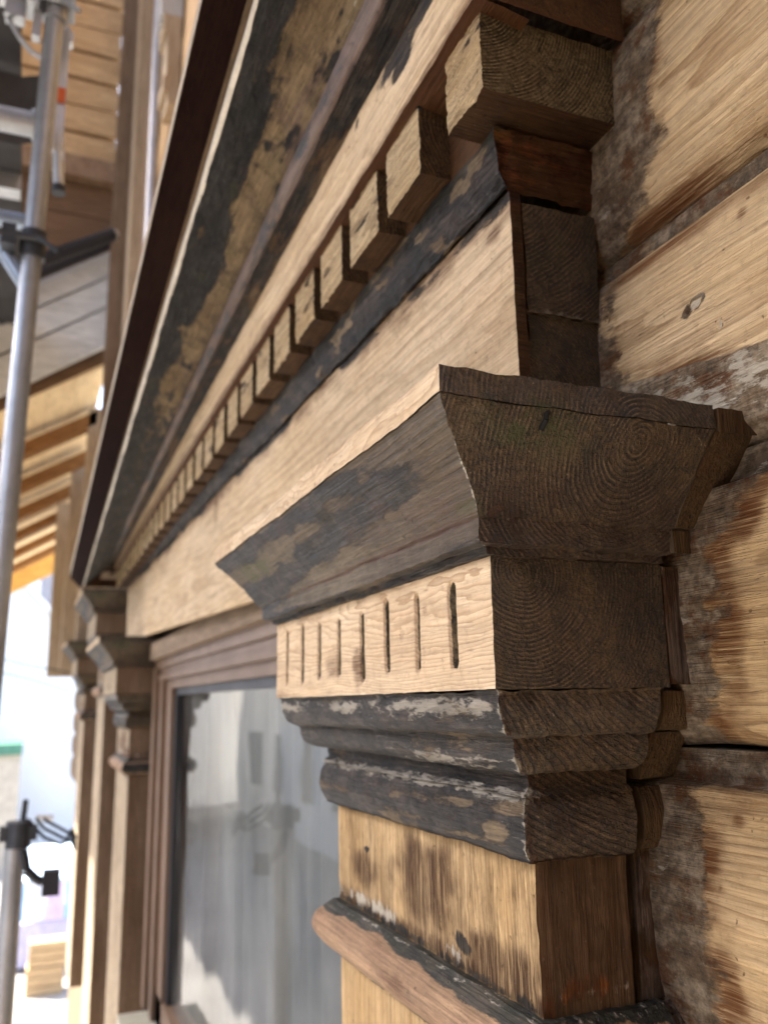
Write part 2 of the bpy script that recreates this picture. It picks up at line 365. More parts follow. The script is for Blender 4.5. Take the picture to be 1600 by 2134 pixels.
M_crown = wood('weathered_crown', light=(.125, .098, .064), dark=(.036, .025, .015), mid=(.078, .057, .038), ringamt=.35, wob=.008, fibre=.5, fleck=.4, paint=(.0125, .0118, .0105), paint2=(.034, .028, .022), stain=(.075, .035, .026), rough=.62, bump=.9, spec=.25, dirt=.35, rust=.35)
M_black = wood('black_painted_moulding', light=(.21, .155, .092), dark=(.060, .040, .022), mid=(.115, .080, .047), ringamt=.3, wob=.01, fibre=.5, fleck=.6, paint=(.0135, .0125, .0115), paint2=(.050, .040, .033), white=(.40, .365, .30), rough=.62, bump=1.0, bumpd=.0022, spec=.22, dirt=.35, rust=.25)
M_cyma = wood('patchy_cornice', light=(.24, .175, .10), dark=(.07, .046, .024), mid=(.145, .098, .053), ringamt=.2, wob=.012, fibre=.45, fleck=.5, paint=(.0125, .0125, .0120), paint2=(.028, .027, .025), stain=(.10, .058, .058), rough=.68, bump=1., bumpd=.002, paintk=.8, spec=.22, dirt=.6, rust=.2)
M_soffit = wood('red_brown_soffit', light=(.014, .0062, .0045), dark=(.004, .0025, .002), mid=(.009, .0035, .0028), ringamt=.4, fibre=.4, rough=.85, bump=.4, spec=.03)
M_torus = wood('torus_pine', light=(.34, .225, .135), dark=(.11, .066, .038), mid=(.25, .15, .092), ringamt=.4, wob=.012, fibre=.45, fleck=.4, paint=(.024, .024, .022), paint2=(.06, .05, .04), rough=.62, bump=.7, dirt=.25)
M_dent = wood('hewn_dentil_pine', grime=.3, fine=.5, light=(.60, .47, .29), dark=(.18, .105, .045), mid=(.48, .345, .185), ringamt=.6, wob=.02, fibre=.6, fleck=.5, paint=(.035, .027, .02), paint2=(.10, .065, .035), rough=.75, bump=1.0, bumpd=.0022)
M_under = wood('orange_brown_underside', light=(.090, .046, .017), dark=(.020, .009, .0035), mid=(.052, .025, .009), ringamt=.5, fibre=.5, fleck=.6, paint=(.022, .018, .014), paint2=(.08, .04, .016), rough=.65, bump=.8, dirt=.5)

# ------------------------------------------------------------------ ground
gm = plain('street_ground', (.27, .255, .23), .9, var=.3, scale=.6)
mb = MB(); lid(mb, -900, 900, -900, 900, -3.6, 150); g = mb.build('ground', gm); tag(g, kind='structure')

# ------------------------------------------------------------------ log wall
XB_Z = [-.6, -.25, -.1, -.06, -.03, 0, .04, .065, .09, .125, .14, .165, .172, .185, .25, .285, .292, .31, .34, .37, .5, .66, .72, 2]
XB_X = [.005, .004, -.004, -.010, .010, .019, .026, .028, .045, .085, .11, .11, .06, -.035, -.045, -.045, -.012, .002, .012, .022, .03, .03, -9, -9]
def wall_wear(P):
    x, y, z = P[:, 0], P[:, 1], P[:, 2]
    n = fbm(P, (70, 70, 45), 3, 4)
    xb = np.interp(z, XB_Z, XB_X) + .012 * n
    R = sstep(-.026, .022, xb - x + .010 * fbm(P, (22, 22, 60), 77, 3))
    R *= .80 + .25 * fbm(P, (60, 60, 60), 8)
    G = gau(x, xb + .006, .017) * .9 * (.55 + 1.1 * fbm(P, (26, 26, 34), 31)) + .35 * R
    B = R * (.18 + .42 * sstep(-.1, .5, fbm(P, (50, 50, 22), 12)))
    B += .45 * gau(z, .152, .016) * sstep(.13, .08, x)
    band = np.zeros_like(x)
    for zt in WALL_SEAMS:
        k = sstep(zt - .023, zt - .019, z) * sstep(zt + .004, zt, z); band = np.maximum(band, k)
    R = np.maximum(R, band * (.72 + .3 * n)); G = np.maximum(G, .8 * gau(z, .128, .006) * sstep(.02, .06, x))
    for zt in WALL_SEAMS: G = np.maximum(G, (.95 * gau(z, zt + .002, .013) + .8 * gau(z, zt - .026, .013)) * (.6 + .9 * fbm(P, (14, 14, 50), 61)))
    B = B + band * .15
    # two knots with white filler
    for (kx, kz, rx, rz) in ((.031, .2094, .006, .0026), (.0475, .1912, .0022, .0026), (.0255, .2075, .0022, .002)):
        d = np.hypot((x - kx) / rx, (z - kz - (x - kx) * .22) / rz)
        ring_ = gau(d, 1.35, .4); R = np.maximum(R, .8 * ring_)
        if rx != .0022 or kx > .04: B = np.maximum(B, 1.2 * (1 - sstep(.75, 1.05, d)))
    for (kx, kz, s) in ((.0219, -.0669, .006), (.07, .245, .005), (.0075, -.1, .003)):
        G = np.maximum(G, .85 * gau(np.hypot(x - kx, (z - kz) * 1.2), 0, s))
    G = np.maximum(G, .55 * blob(P, (.01, .127, .178), (.05, .05, .012), 5))
    return np.stack([R, G, B, 0 * x], -1)
WALL_SEAMS = [-.505, -.347, -.190, -.032, .1255, .2825, .440, .598, .756, .914, 1.072, 1.230, 1.388]
log_wall = thing('log_wall', 'stripped pine log wall of the house behind the carved window surround', 'wall', (0, .13, -.6))
def log_piece(x0, x1, zb, zt, fine, first=False):
    mb = MB()
    if fine:
        xs = np.concatenate([lin(x0, -.08, .02)[:-1], lin(-.08, .14, .0022)[:-1], lin(.14, x1, .03)])
    else: xs = lin(x0, x1, .06)
    dz = .0022 if fine else .01
    zs = np.concatenate([lin(zb, zt - .021, dz), lin(zt - .0185, zt - .0015, dz)])
    t = (zs - zb) / (zt - zb)
    yy = .1305 - .0105 * np.sin(np.clip(t, 0, 1) * math.pi) ** .7
    yy = np.where(zs > zt - .02, .1345 + (zs - zt + .02) * .12, yy)
    yy = np.where(zs < zb + .015, yy + .011 * (1 - (zs - zb) / .015) ** 2, yy)
    X, Z = np.meshgrid(xs, zs, indexing='ij'); Y = np.broadcast_to(yy, X.shape).copy()
    P = np.stack([X, Y, Z], -1)
    if fine:
        Y += .0012 * fbm(P, (9, 9, 70), 2) + .0005 * vn(P, (30, 30, 500), 5)
        # splintered lower edge and drying checks
        sp = np.clip(fbm(P, (26, 26, 420), 41, 3), 0, 1) * sstep(zb + .03, zb + .004, Z) * (.4 + sstep(.0, .06, X)) * (1. if zb > .2 else .3)
        Y += .006 * sp
        for (kx, kz, rx, rz, dp) in ((.031, .2094, .006, .0026, .0012), (.0475, .1912, .0022, .0026, .002), (.0255, .2075, .0022, .002, .005), (.0114, .0265, .0015, .0015, .006), (-.0039, -.0961, .0012, .0024, .005)):
            d = np.hypot((X - kx) / rx, (Z - kz - (X - kx) * .22) / rz); Y += dp * (1 - sstep(.5, 1.1, d))
        xo = np.interp(Z, XB_Z, XB_X)
        Y -= .0009 * sstep(-.004, .004, xo + .006 * fbm(P, (70, 70, 45), 3, 4) - X)
        P = np.stack([X, Y, Z + .0022 * vn(P, (18, 18, 4), 9) * sstep(.03, .01, np.abs(Z - zb))], -1)
    mb.grid(P, 0)
    b = np.stack([P[:, 0], P[:, 0] + np.array([0, .06, 0])], 1); mb.grid(b, 0, True)
    tp = np.stack([P[:, -1], P[:, -1] + np.array([0, .06, 0])], 1); mb.grid(tp, 0)
    for i, fl in ((0, True), (-1, False)): mb.grid(np.stack([P[i], P[i] + np.array([0, .08, 0])], 1), 0, not fl)
    k = random.random()
    tint = {-.347: (1., .92, .78), -.190: (1., .95, .85), -.032: (1., .93, .79), .1255: (1., 1., .98), .2825: (1., 1., .97)}.get(zb, (1, 1, 1))
    lo_ = mb.build('log', M_wall, log_wall, wear=wall_wear, ring=(.127 + .055 + .05 * k, (zb + zt) / 2 + (.05 * (k - .5)), .0026 + .0010 * k)); lo_.color = (*tint, 1)
for zb, zt in zip(WALL_SEAMS[:-1], WALL_SEAMS[1:]):
    fine = zb < .5 and zb > -.4
    if zb < .12:
        log_piece(-.34, .9, zb, zt, fine); log_piece(-6.5, -2.02, zb, zt, False)
    else: log_piece(-6.5, .9, zb, zt, fine) if fine else log_piece(-6.5, .9, zb, zt, False)
mb = MB(); box(mb, -6.5, .9, .20, .26, -3.55, 1.40, (.5, .05, .3)) if False else None
mb.grid(np.stack([np.stack(np.meshgrid([-6.5, -2.02], [-3.6, 1.39], indexing='ij'), -1)[..., 0], np.full((2, 2), .19), np.stack(np.meshgrid([-6.5, -2.02], [-3.6, 1.39], indexing='ij'), -1)[..., 1]], -1))
def sheet_xz(mb, x0, x1, y, z0, z1, m=0, d=.3):
    x = lin(x0, x1, d)[:, None]; z = lin(z0, z1, d)[None]; mb.grid(np.stack(np.broadcast_arrays(x, y, z), -1), m)
sheet_xz(mb, -.34, .9, .19, -3.6, 1.39); sheet_xz(mb, -2.02, -.34, .19, .125, 1.39); sheet_xz(mb, -2.02, -.34, .19, -3.6, -.72)
M_core = plain('wall_core', (.16, .11, .06), .9)
mb.build('wall_core', M_core, log_wall)

# ------------------------------------------------------------------ near pilaster (capital, shaft, ring mouldings)
W = .405
def N(P, f, s=0): return fbm(P, f, s, 3)
pil = thing('pilaster', 'carved wooden pilaster with fluted capital block, nearest the camera beside the log wall', 'pilaster', (-.2, .1, -1.3), 'pilasters of the window surrounds')
lam = .1065
# crown
crown = [seg((.0, .143), (.050, .143), .006), seg((.050, .143), (.0505, .1295), .0022),
         np.concatenate([arc((.0505, .1293), (.0335, .1055), 0, 8), arc((.0335, .1055), (.0135, .0845), 1, 10)[1:]]),
         seg((.0135, .0845), (.0118, .0835), .001), seg((.0118, .0835), (.0112, .0712), .0022), seg((.0112, .0712), (.0035, .0704), .002), seg((.0035, .0704), (.003, .0665), .002), seg((.003, .0665), (-.004, .066), .003)]
# softer cavetto between the lip and the fillet
t = np.linspace(0, 1, 16)
crown[2] = np.stack([.0495 - .036 * (t ** 1.15) - .004 * np.sin(math.pi * t), .1293 - .0448 * (t ** .92)], -1)
def crown_wear(P):
    x, y, z = P[:, 0], P[:, 1], P[:, 2]; n = N(P, (30, 60, 60), 2)
    fr = (y < .0).astype(float) * (x < .005 + -y)
    s = (x + .455) / .5
    line = .117 - .030 * (1 - s) * .9 + .004 * n          # dark streak that sinks to the left
    R = fr * (.95 * gau(z, line - .002, .0095) * sstep(.97, .80, s) + 1.0 * sstep(.114, .124, z + .005 * n) * sstep(.98, .6, s) + .85 * blob(P, (-.42, -.02, .09), (.05, .06, .02), 4))
    R += fr * .55 * sstep(.0755, .0705, z + .003 * n) + .75 * fr * sstep(.45, .1, s) * sstep(-.2, .4, N(P, (20, 60, 60), 7))
    R *= 1 - fr * sstep(.1285, .1297, z + .001 * n)
    G = fr * (.55 * gau(z, .096, .013) * sstep(.25, .7, s) * (.6 + .6 * N(P, (18, 40, 40), 11)) + .6 * gau(z, .0835, .002))
    B = fr * .10 + .62 * gau(x + y, 0, .0028) * (.7 + .6 * n) * (z < .128)
    A = fr * (.75 * blob(P, (-.36, -.035, .110), (.06, .05, .008), 6) + .6 * blob(P, (.01, -.015, .088), (.015, .02, .006), 8))
    sd = 1 - fr
    A += sd * 1.0 * blob(P, (.045, .004, .1215), (.04, .034, .014), 9, .5)
    G += sd * (.55 * sstep(.12, .09, z + .01 * n) + .6 * blob(P, (.045, -.015, .127), (.03, .018, .004), 3))
    R += sd * .42 * sstep(.105, .09, z + .006 * n) * sstep(-.2, .3, N(P, (40, 40, 40), 5))
    B += sd * (.12 + .3 * gau(z, .0835, .002) + .25 * gau(z, .067, .0015))
    lipside = sd * sstep(.128, .1305, z)
    B *= 1 - .5 * lipside
    return np.stack([R, G, B, A], -1)
mb = MB()
mitred(mb, crown[:1], W, lam, .006, .005, 2, 1); mitred(mb, crown[1:2], W, lam, .003, .003, 2, 1); mitred(mb, crown[2:], W, lam, .003, .003, 0, 1)
mb.build('crown_moulding', [M_crown, M_end, M_block], pil, crown_wear, roughen(.0017, (26, 90, 90), 3, .0005, (150, 420, 420)), ring=(.064, .120, .0025))
# block with eight flutes
FL = [-.044, -.0913, -.1387, -.1836, -.2325, -.2795, -.325, -.3715]
FZ = [(.0110, .0588), (.0117, .0575), (.0128, .0600), (.0085, .0560), (.0135, .0560), (.0130, .0575), (.0105, .0610), (.0105, .0590)]
def block_y(X, Z):
    y = np.zeros_like(X)
    for i, fx in enumerate(FL):
        z0, z1 = FZ[i]; hw = .0046 - .0007 * (i % 3 == 1) + .0004 * (i == 0)
        zc = np.clip(Z, z0 + hw, z1 - hw); d = np.hypot(X - fx , Z - zc) / hw
        y = np.maximum(y, .0055 * np.sqrt(np.clip(1 - d * d, 0, 1)))
    return y
def block_wear(P):
    x, y, z = P[:, 0], P[:, 1], P[:, 2]
    R = np.zeros_like(x); B = np.zeros_like(x); G = np.zeros_like(x)
    fr = (y < .0085) * (x < -.0004)
    for i, fx in enumerate(FL):
        z0, z1 = FZ[i]; hw = .0046 - .0007 * (i % 3 == 1) + .0004 * (i == 0); d = np.hypot(x - fx, z - np.clip(z, z0 + hw, z1 - hw)) / hw
        ins = fr * (1 - sstep(.80, 1.12, d))
        R = np.maximum(R, ins * (.95 - .25 * (i == 1)))
        B = np.maximum(B, ins * {0: .42, 1: .2, 2: .75, 5: .2}.get(i, .0) * sstep(.0, .5, N(P, (120, 120, 40), 40 + i)))
    k = fr * gau(z, .066, .0035) * .55; R = np.maximum(R, k * (.7 + .6 * N(P, (60, 60, 60), 3)))
    G = fr * (.75 * blob(P, (-.193, 0, .022), (.016, .05, .017), 12, .5) + .55 * blob(P, (-.245, 0, .022), (.028, .05, .014), 2) + .45 * blob(P, (-.115, 0, .035), (.006, .03, .007), 4) + .5 * blob(P, (-.08, 0, .047), (.006, .03, .006), 5) + .3 * gau(z, 0.001, .004) + .25 * sstep(-.33, -.40, x))
    sd = 1 - fr
    G += sd * .3 * sstep(0, .5, N(P, (30, 30, 30), 6)); B += sd * .12
    B += sd * .25 * gau(z, .0005, .0008) 
    return np.stack([R, G, B, sd * .12 * sstep(.03, .0, y)], -1)
mb = MB()
X, Z = np.meshgrid(lin(-W, 0, .0009), lin(0, .066, .0016), indexing='ij')
mb.grid(np.stack([X, block_y(X, Z), Z], -1), 0)
box(mb, -W, 0, 0, lam, 0, .066, (.004, .0025, .0025), 0, 1, 0, 1, 'LRTD')
mb.build('fluted_block', [M_block, M_end], pil, block_wear, roughen(.0005, (20, 60, 60), 7, .00018, (160, 500, 500)), ring=(.0177, .0592, .0022))
# neck mouldings under the block
neck = [seg((-.001, -.0005), (-.0035, -.002), .002), np.concatenate([arc((-.0035, -.002), (-.013, -.0235), 1, 12)]),
        seg((-.013, -.0235), (-.0175, -.0245), .0015), seg((-.0175, -.0245), (-.018, -.0285), .002),
        arc((-.018, -.0285), (-.0335, -.0435), 1, 9), seg((-.0335, -.0435), (-.0365, -.044), .002), seg((-.0365, -.044), (-.037, -.0515), .002),
        seg((-.037, -.0515), (-.032, -.0555), .002),
        np.stack([-.0385 + .0078 * np.sin(np.linspace(.25, math.pi - .1, 18)) ** .55, np.linspace(-.0555, -.0885, 18)], -1), seg((-.0355, -.0885), (-.043, -.090), .002)]
def neck_wear(P):
    x, y, z = P[:, 0], P[:, 1], P[:, 2]; n = N(P, (14, 70, 70), 2); n2 = N(P, (40, 160, 160), 6)
    fr = (y < .06) * (x < -.001 - 0 * z) * ((y - .0) < (-x) + .004)
    fr = fr * 1.
    R = fr * (.70 + .3 * n + .25 * gau(z, -.075, .02)); 
    R -= fr * (.9 * blob(P, (-.062, .028, -.0745), (.020, .02, .0055), 3) + .5 * blob(P, (-.21, .03, -.07), (.02, .02, .004), 5) + .5 * sstep(.0, .5, N(P, (9, 120, 120), 13)) * sstep(-.04, -.055, -z * -1))
    B = fr * (.62 * gau(z, -.008, .0060) * (.65 + .8 * N(P, (16, 60, 60), 21)) + .66 * gau(z, -.0375, .0050) * sstep(-.27, -.05, x) * (.6 + .8 * N(P, (16, 60, 60), 22)) + .5 * gau(z, -.0555, .004) + .25)
    G = fr * .35 * gau(z, -.028, .006)
    sd = 1 - fr
    B += .45 * gau(x + y, 0, .0025) * (.6 + .8 * n2)
    G += sd * .35 * sstep(-.1, .5, N(P, (30, 30, 60), 8)); R += sd * .35 * sstep(-.05, -.06, z); B += sd * .14
    return np.stack([R, G, B, 0 * x], -1)
def neck_rough(P):
    P = roughen(.0018, (20, 90, 90), 5, .0006, (130, 420, 420))(P)
    return P
mb = MB(); mitred(mb, neck, W, lam - .004, .003, .003, 0, 1)
mb.build('neck_moulding', [M_black, M_end], pil, neck_wear, neck_rough, ring=(.17, .12, .0036))
# shaft between the two ring mouldings
def shaft_wear(P):
    x, y, z = P[:, 0], P[:, 1], P[:, 2]; n = N(P, (60, 60, 20), 2)
    fr = ((y < .052) & (x < -.0435)) * 1.
    G = fr * (.22 + .95 * blob(P, (-.185, .044, -.125), (.055, .05, .032), 3, .5, 50) + .85 * blob(P, (-.085, .044, -.148), (.045, .05, .012), 5, .5, 60) + .7 * blob(P, (-.30, .044, -.135), (.03, .05, .015), 6) + .25 + .9 * gau(z, -.162, .006))
    G *= .8 + .5 * n
    R = fr * (.75 * blob(P, (-.13, .044, -.150), (.02, .05, .010), 8, .7, 90) + .9 * blob(P, (-.295, .044, -.1185), (.006, .02, .0028), 9, .1) + .55 * gau(z, -.164, .005))
    B = fr * (.25 + .5 * gau(z, -.158, .006) * sstep(-.2, .4, N(P, (20, 40, 40), 4)))
    sd = 1 - fr
    G += sd * .4 * sstep(0, .5, n); R += sd * .5 * gau(z, -.155, .010) * sstep(-.1, .3, N(P, (40, 40, 40), 9)); B += sd * .5 * gau(z, -.157, .005)
    return np.stack([R, G, B, 0 * x], -1)
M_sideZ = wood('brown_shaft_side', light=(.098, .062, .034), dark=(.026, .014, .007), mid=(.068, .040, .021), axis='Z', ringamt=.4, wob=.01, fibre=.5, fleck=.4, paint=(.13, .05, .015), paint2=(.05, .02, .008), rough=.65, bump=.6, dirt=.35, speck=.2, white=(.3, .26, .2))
mb = MB(); mitred(mb, [seg((-.0435, -.0885), (-.0445, -.167), .0025)], W, .102, .0025, .003, 0, 1)
mb.build('shaft', [M_shaft, M_sideZ], pil, shaft_wear, roughen(.0011, (80, 80, 22), 11, .0005, (420, 420, 120)), ring=(-.16, .20, .0030))
# lower ring moulding
tor = [seg((-.046, -.1665), (-.0405, -.167), .002), np.stack([-.042 + .0165 * np.sin(np.linspace(.12, math.pi - .35, 18)), np.linspace(-.167, -.205, 18)], -1), seg((-.0365, -.205), (-.046, -.2075), .002)]
def tor_wear(P):
    x, y, z = P[:, 0], P[:, 1], P[:, 2]; n = N(P, (16, 70, 70), 2)
    fr = (x < -.03) * 1.
    R = .95 * sstep(-.1765, -.170, z + .004 * n) + .25 * sstep(-.1, .4, N(P, (12, 60, 60), 7)) + .9 * sstep(-.201, -.205, z)
    R = np.maximum(R, .95 * (1 - fr))
    B = .35 * gau(z, -.168, .003) + .1
    G = .4 * blob(P, (-.2, .03, -.19), (.03, .03, .012), 3) + .2
    return np.stack([R, G, B, .15 * (z > -.175)], -1)
mb = MB(); mitred(mb, tor, W, .118, .003, .004, 0, 0)
mb.build('torus_moulding', M_torus, pil, tor_wear, roughen(.0012, (16, 80, 80), 15, .0003, (150, 420, 420)), ring=(.1, -.12, .0035))
mb = MB(); mitred(mb, [seg((-.045, -.2065), (-.045, -1.3), .006)], W, .102, .006, .012, 0, 1)
mb.build('lower_shaft', [M_shaft, M_sideZ], pil, lambda P: np.stack([0 * P[:, 0], .15 + .25 * N(P, (30, 30, 8), 3), 0 * P[:, 0] + .1, 0 * P[:, 0]], -1), roughen(.0008, (60, 60, 16), 12), ring=(-.16, .20, .0030))
# backing lath behind, same stepped outline, a thin joint in front of it
M_lath = wood('backing_lath_grey', light=(.085, .055, .027), dark=(.016, .009, .004), mid=(.052, .031, .014), axis='Z', ringamt=.3, fibre=.45, fleck=.5, paint=(.085, .066, .052), paint2=(.04, .022, .012), stain=(.07, .022, .007), rough=.7, bump=.9, white=(.28, .25, .19))
def lath_wear(P):
    z = P[:, 2]; y = P[:, 1]; n = N(P, (60, 60, 40), 2)
    G = .7 * gau(z, .004, .004) + .5 * sstep(.1, .6, n) + .5 * gau(z, -.155, .02) + .3 * sstep(.08, .1, z)
    B = .42 * gau(y, .1085, .0016) + .42 * gau(y, .126, .002)
    return np.stack([(.12 + .5 * n) + .55 * sstep(.066, .060, z) * sstep(.0, .006, z) + .5 * sstep(-.088, -.094, z), G, B * (.6 + .7 * N(P, (90, 90, 60), 4)), 0 * z], -1)
mb = MB()
out = [seg((.052, .141), (.0515, .128), .003), np.stack([crown[2][:, 0] - .001, crown[2][:, 1]], -1), seg((.0105, .0835), (.0105, .0712), .003), seg((-.001, .0655), (-.0015, .0015), .003),
       np.stack([neck[1][:, 0] - .005, neck[1][:, 1]], -1), seg((-.022, -.0245), (-.036, -.05), .003), np.stack([neck[8][:, 0] - .0025, neck[8][:, 1] + .001], -1), seg((-.0455, -.0885), (-.0475, -.167), .003), np.stack([tor[1][:, 0] - .003, tor[1][:, 1]], -1), seg((-.047, -.2065), (-.047, -1.3), .02)]
for s in out:
    v = np.linspace(lam + .0024, .134, 12)[None]; o = s[:, 0][:, None]; z = s[:, 1][:, None]
    mb.grid(np.stack([o + 0 * v, v + 0 * o, z + 0 * v], -1), 0)
    mb.grid(np.stack([-W - o + 0 * v, v + 0 * o, z + 0 * v], -1), 0, True)
    xx = np.linspace(0, 1, 40)[None]; mb.grid(np.stack([-W - o + xx * (W + 2 * o), lam + .0024 + 0 * xx + 0 * o, z + 0 * xx], -1), 0)
mb.build('backing_lath', M_lath, pil, lath_wear, roughen(.0006, (70, 70, 60), 9, .0003, (300, 300, 300)), ring=(-.1, .2, .003))
# iron nail hook on the side of the crown
M_iron = plain('old_iron', (.020, .021, .021), .7, .0, .4, 60, spec=.2)
mb = MB(); polytube(mb, [(.044, .009, .1335), (.0475, .0078, .1300), (.0478, .0065, .1240), (.0455, .0048, .1195)], .0014, 8); tube(mb, (.0480, .0083, .1315), (.0465, .0075, .1275), .0022, 8)
mb.build('nail', M_iron, pil)

# ------------------------------------------------------------------ entablature: lintel boards, dentils, cornice
XL = -2.33
ent = thing('window_cornice', 'long carved lintel with dentil row and patchy black cornice over the window', 'cornice', (-1.1, .12, .14))
xsN = lambda x1, x0=XL: np.concatenate([lin(x0, -1.0, .03)[:-1], lin(-1.0, -.45, .012)[:-1], lin(-.45, x1, .004)])
# frieze board
def zb(x): return np.where(x > -.452, .1437, .1027 - .0351 * x)
def zt(x): return .3177 - .0154 * x
def frieze_wear(P):
    x, y, z = P[:, 0], P[:, 1], P[:, 2]; top = zt(x); n = N(P, (25, 60, 60), 2)
    R = .8 * sstep(.016, .003, top - z + .004 * n) * sstep(-.1, .5, N(P, (10, 30, 30), 4) + .25)
    G = .6 * sstep(.03, .0, top - z + .01 * n) + .5 * blob(P, (-.075, .056, .297), (.012, .05, .008), 6) + .5 * blob(P, (-1.0, .056, .30), (.02, .05, .03), 8) + .12
    G += .3 * sstep(.1, .5, N(P, (10, 30, 30), 12)) * sstep(-.8, -1.2, x)
    return np.stack([R, G, 0 * x + .05, 0 * x], -1)
xs = xsN(-.053); t = np.linspace(0, 1, 60)
mb = MB(); X = xs[:, None] + 0 * t; Z = zb(xs)[:, None] * (1 - t) + zt(xs)[:, None] * t
mb.grid(np.stack([X, .0565 + 0 * X, Z], -1), 0)
v = np.linspace(.0565, .0645, 5)
for e, fl in ((-1, False), (0, True)): mb.grid(np.stack([np.full((60, 5), xs[e]), np.broadcast_to(v, (60, 5)), np.broadcast_to(Z[e][:, None], (60, 5))], -1), 1, fl)
mb.grid(np.stack([np.broadcast_to(xs[:, None], (len(xs), 5)), np.broadcast_to(v, (len(xs), 5)), np.broadcast_to(zb(xs)[:, None], (len(xs), 5))], -1), 0, True)
mb.build('frieze_board', [M_front, M_side], ent, frieze_wear, roughen(.0007, (14, 60, 60), 21, .0002, (120, 500, 500)), ring=(.20, .21, .0042))
# the two core timbers whose end grain shows at the right
def core_wear(P):
    x, y, z = P[:, 0], P[:, 1], P[:, 2]
    return np.stack([.2 + .3 * N(P, (50, 50, 50), 3), .3 * sstep(0, .5, N(P, (30, 30, 30), 4)), .15 + .5 * gau(z, .236, .003) + .3 * gau(y, .124, .003), .35 * sstep(.1, .5, N(P, (40, 40, 40), 8))], -1)
def timber(x1, y0, y1, z0, z1, ring, dzl):
    mb = MB(); box(mb, -.2, x1, y0, y1, z0, z1, (.02, .0025, .0025), 1, 0, 1, 1)
    mb2 = MB(); mb2.P = mb.P; mb2.F = mb.F; mb2.M = mb.M; mb2.n = mb.n
    return mb2.build('lintel_timber', [M_end, M_side], ent, core_wear, roughen(.0012, (40, 70, 70), dzl, .0004, (300, 300, 300)), ring=ring)
timber(-.0555, .0665, .124, .1437, .2345, (.035, .150, .0021), 3)
timber(-.0535, .0665, .122, .2355, .312, (.01, .36, .0028), 4)
mb = MB(); box(mb, XL, -.21, .066, .126, .14, .315, (.1, .02, .05), 0); 
P_ = np.concatenate(mb.P); P_[:, 2] += -.0351 * (P_[:, 0] + .45) * (P_[:, 0] < -.45) * (P_[:, 2] < .2); mb.P = [P_]
mb.build('lintel_timber', [M_under], ent, None, None, ring=(.2, .2, .003))
# black bed moulding
bm_ = [(.0545, .3177, -.0154), (.0525, .3180, -.0154), (.0520, .3215, -.013), (.0495, .325, -.011), (.0455, .338, -.005), (.0435, .3445, -.002), (.0425, .352, .000), (.0430, .3560, .002)]
def black_wear(P):
    x, y, z = P[:, 0], P[:, 1], P[:, 2]; fr = (x < -.0585) * 1. + (x >= -.0585) * (y < .0550) * 1.
    fr = np.clip(fr, 0, 1)
    R = fr * (.85 - .75 * sstep(.12, .42, N(P, (34, 120, 80), 3)) * sstep(-1.6, -.1, x)) + (1 - fr) * .45
    G = (1 - fr) * .35 * sstep(-.2, .4, N(P, (20, 20, 60), 7)); B = fr * .16 + .05
    return np.stack([R, G, B, fr * .25 * sstep(.345, .352, z)], -1)
mb = MB(); s1 = np.array(bm_); 
d = np.concatenate([np.linspace(s1[i], s1[i + 1], 4)[:-1] for i in range(len(s1) - 1)] + [s1[-1:]])
extr(mb, d, xsN(-.047), 0, 1, .125, 1)
extr(mb, [(.0430, .3560, .002), (.06, .3565, .002)], xsN(-.047), 0)
Pm = np.concatenate(mb.P); k = Pm[:, 0] > -.0485; Pm[k, 0] += (.0455 - np.interp(Pm[k, 2], [.318, .356], [.0535, .0430])); mb.P = [Pm]
M_brownside = wood('knotty_brown_return', light=(.055, .028, .013), dark=(.012, .006, .003), mid=(.034, .016, .007), axis='Y', ringamt=.6, wob=.012, fibre=.4, fleck=.3, paint=(.028, .011, .006), paint2=(.07, .026, .010), rough=.5, bump=.5, speck=.25, white=(.3, .25, .18), spec=.08)
mb.build('bed_moulding', [M_black, M_brownside], ent, black_wear, roughen(.0026, (34, 110, 80), 31, .0009, (150, 260, 260)), ring=(.1, .42, .004))
# board behind the dentils
DZ0, DZ1 = .3605, .4150
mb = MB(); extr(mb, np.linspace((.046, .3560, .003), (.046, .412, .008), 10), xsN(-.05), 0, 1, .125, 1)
mb.build('dentil_backing', [M_under, M_side], ent, lambda P: np.stack([.3 + .3 * N(P, (30, 60, 60), 3), 0 * P[:, 0] + .5, 0 * P[:, 0], 0 * P[:, 0]], -1), roughen(.0008, (30, 60, 60), 33), ring=(.1, .3, .004))
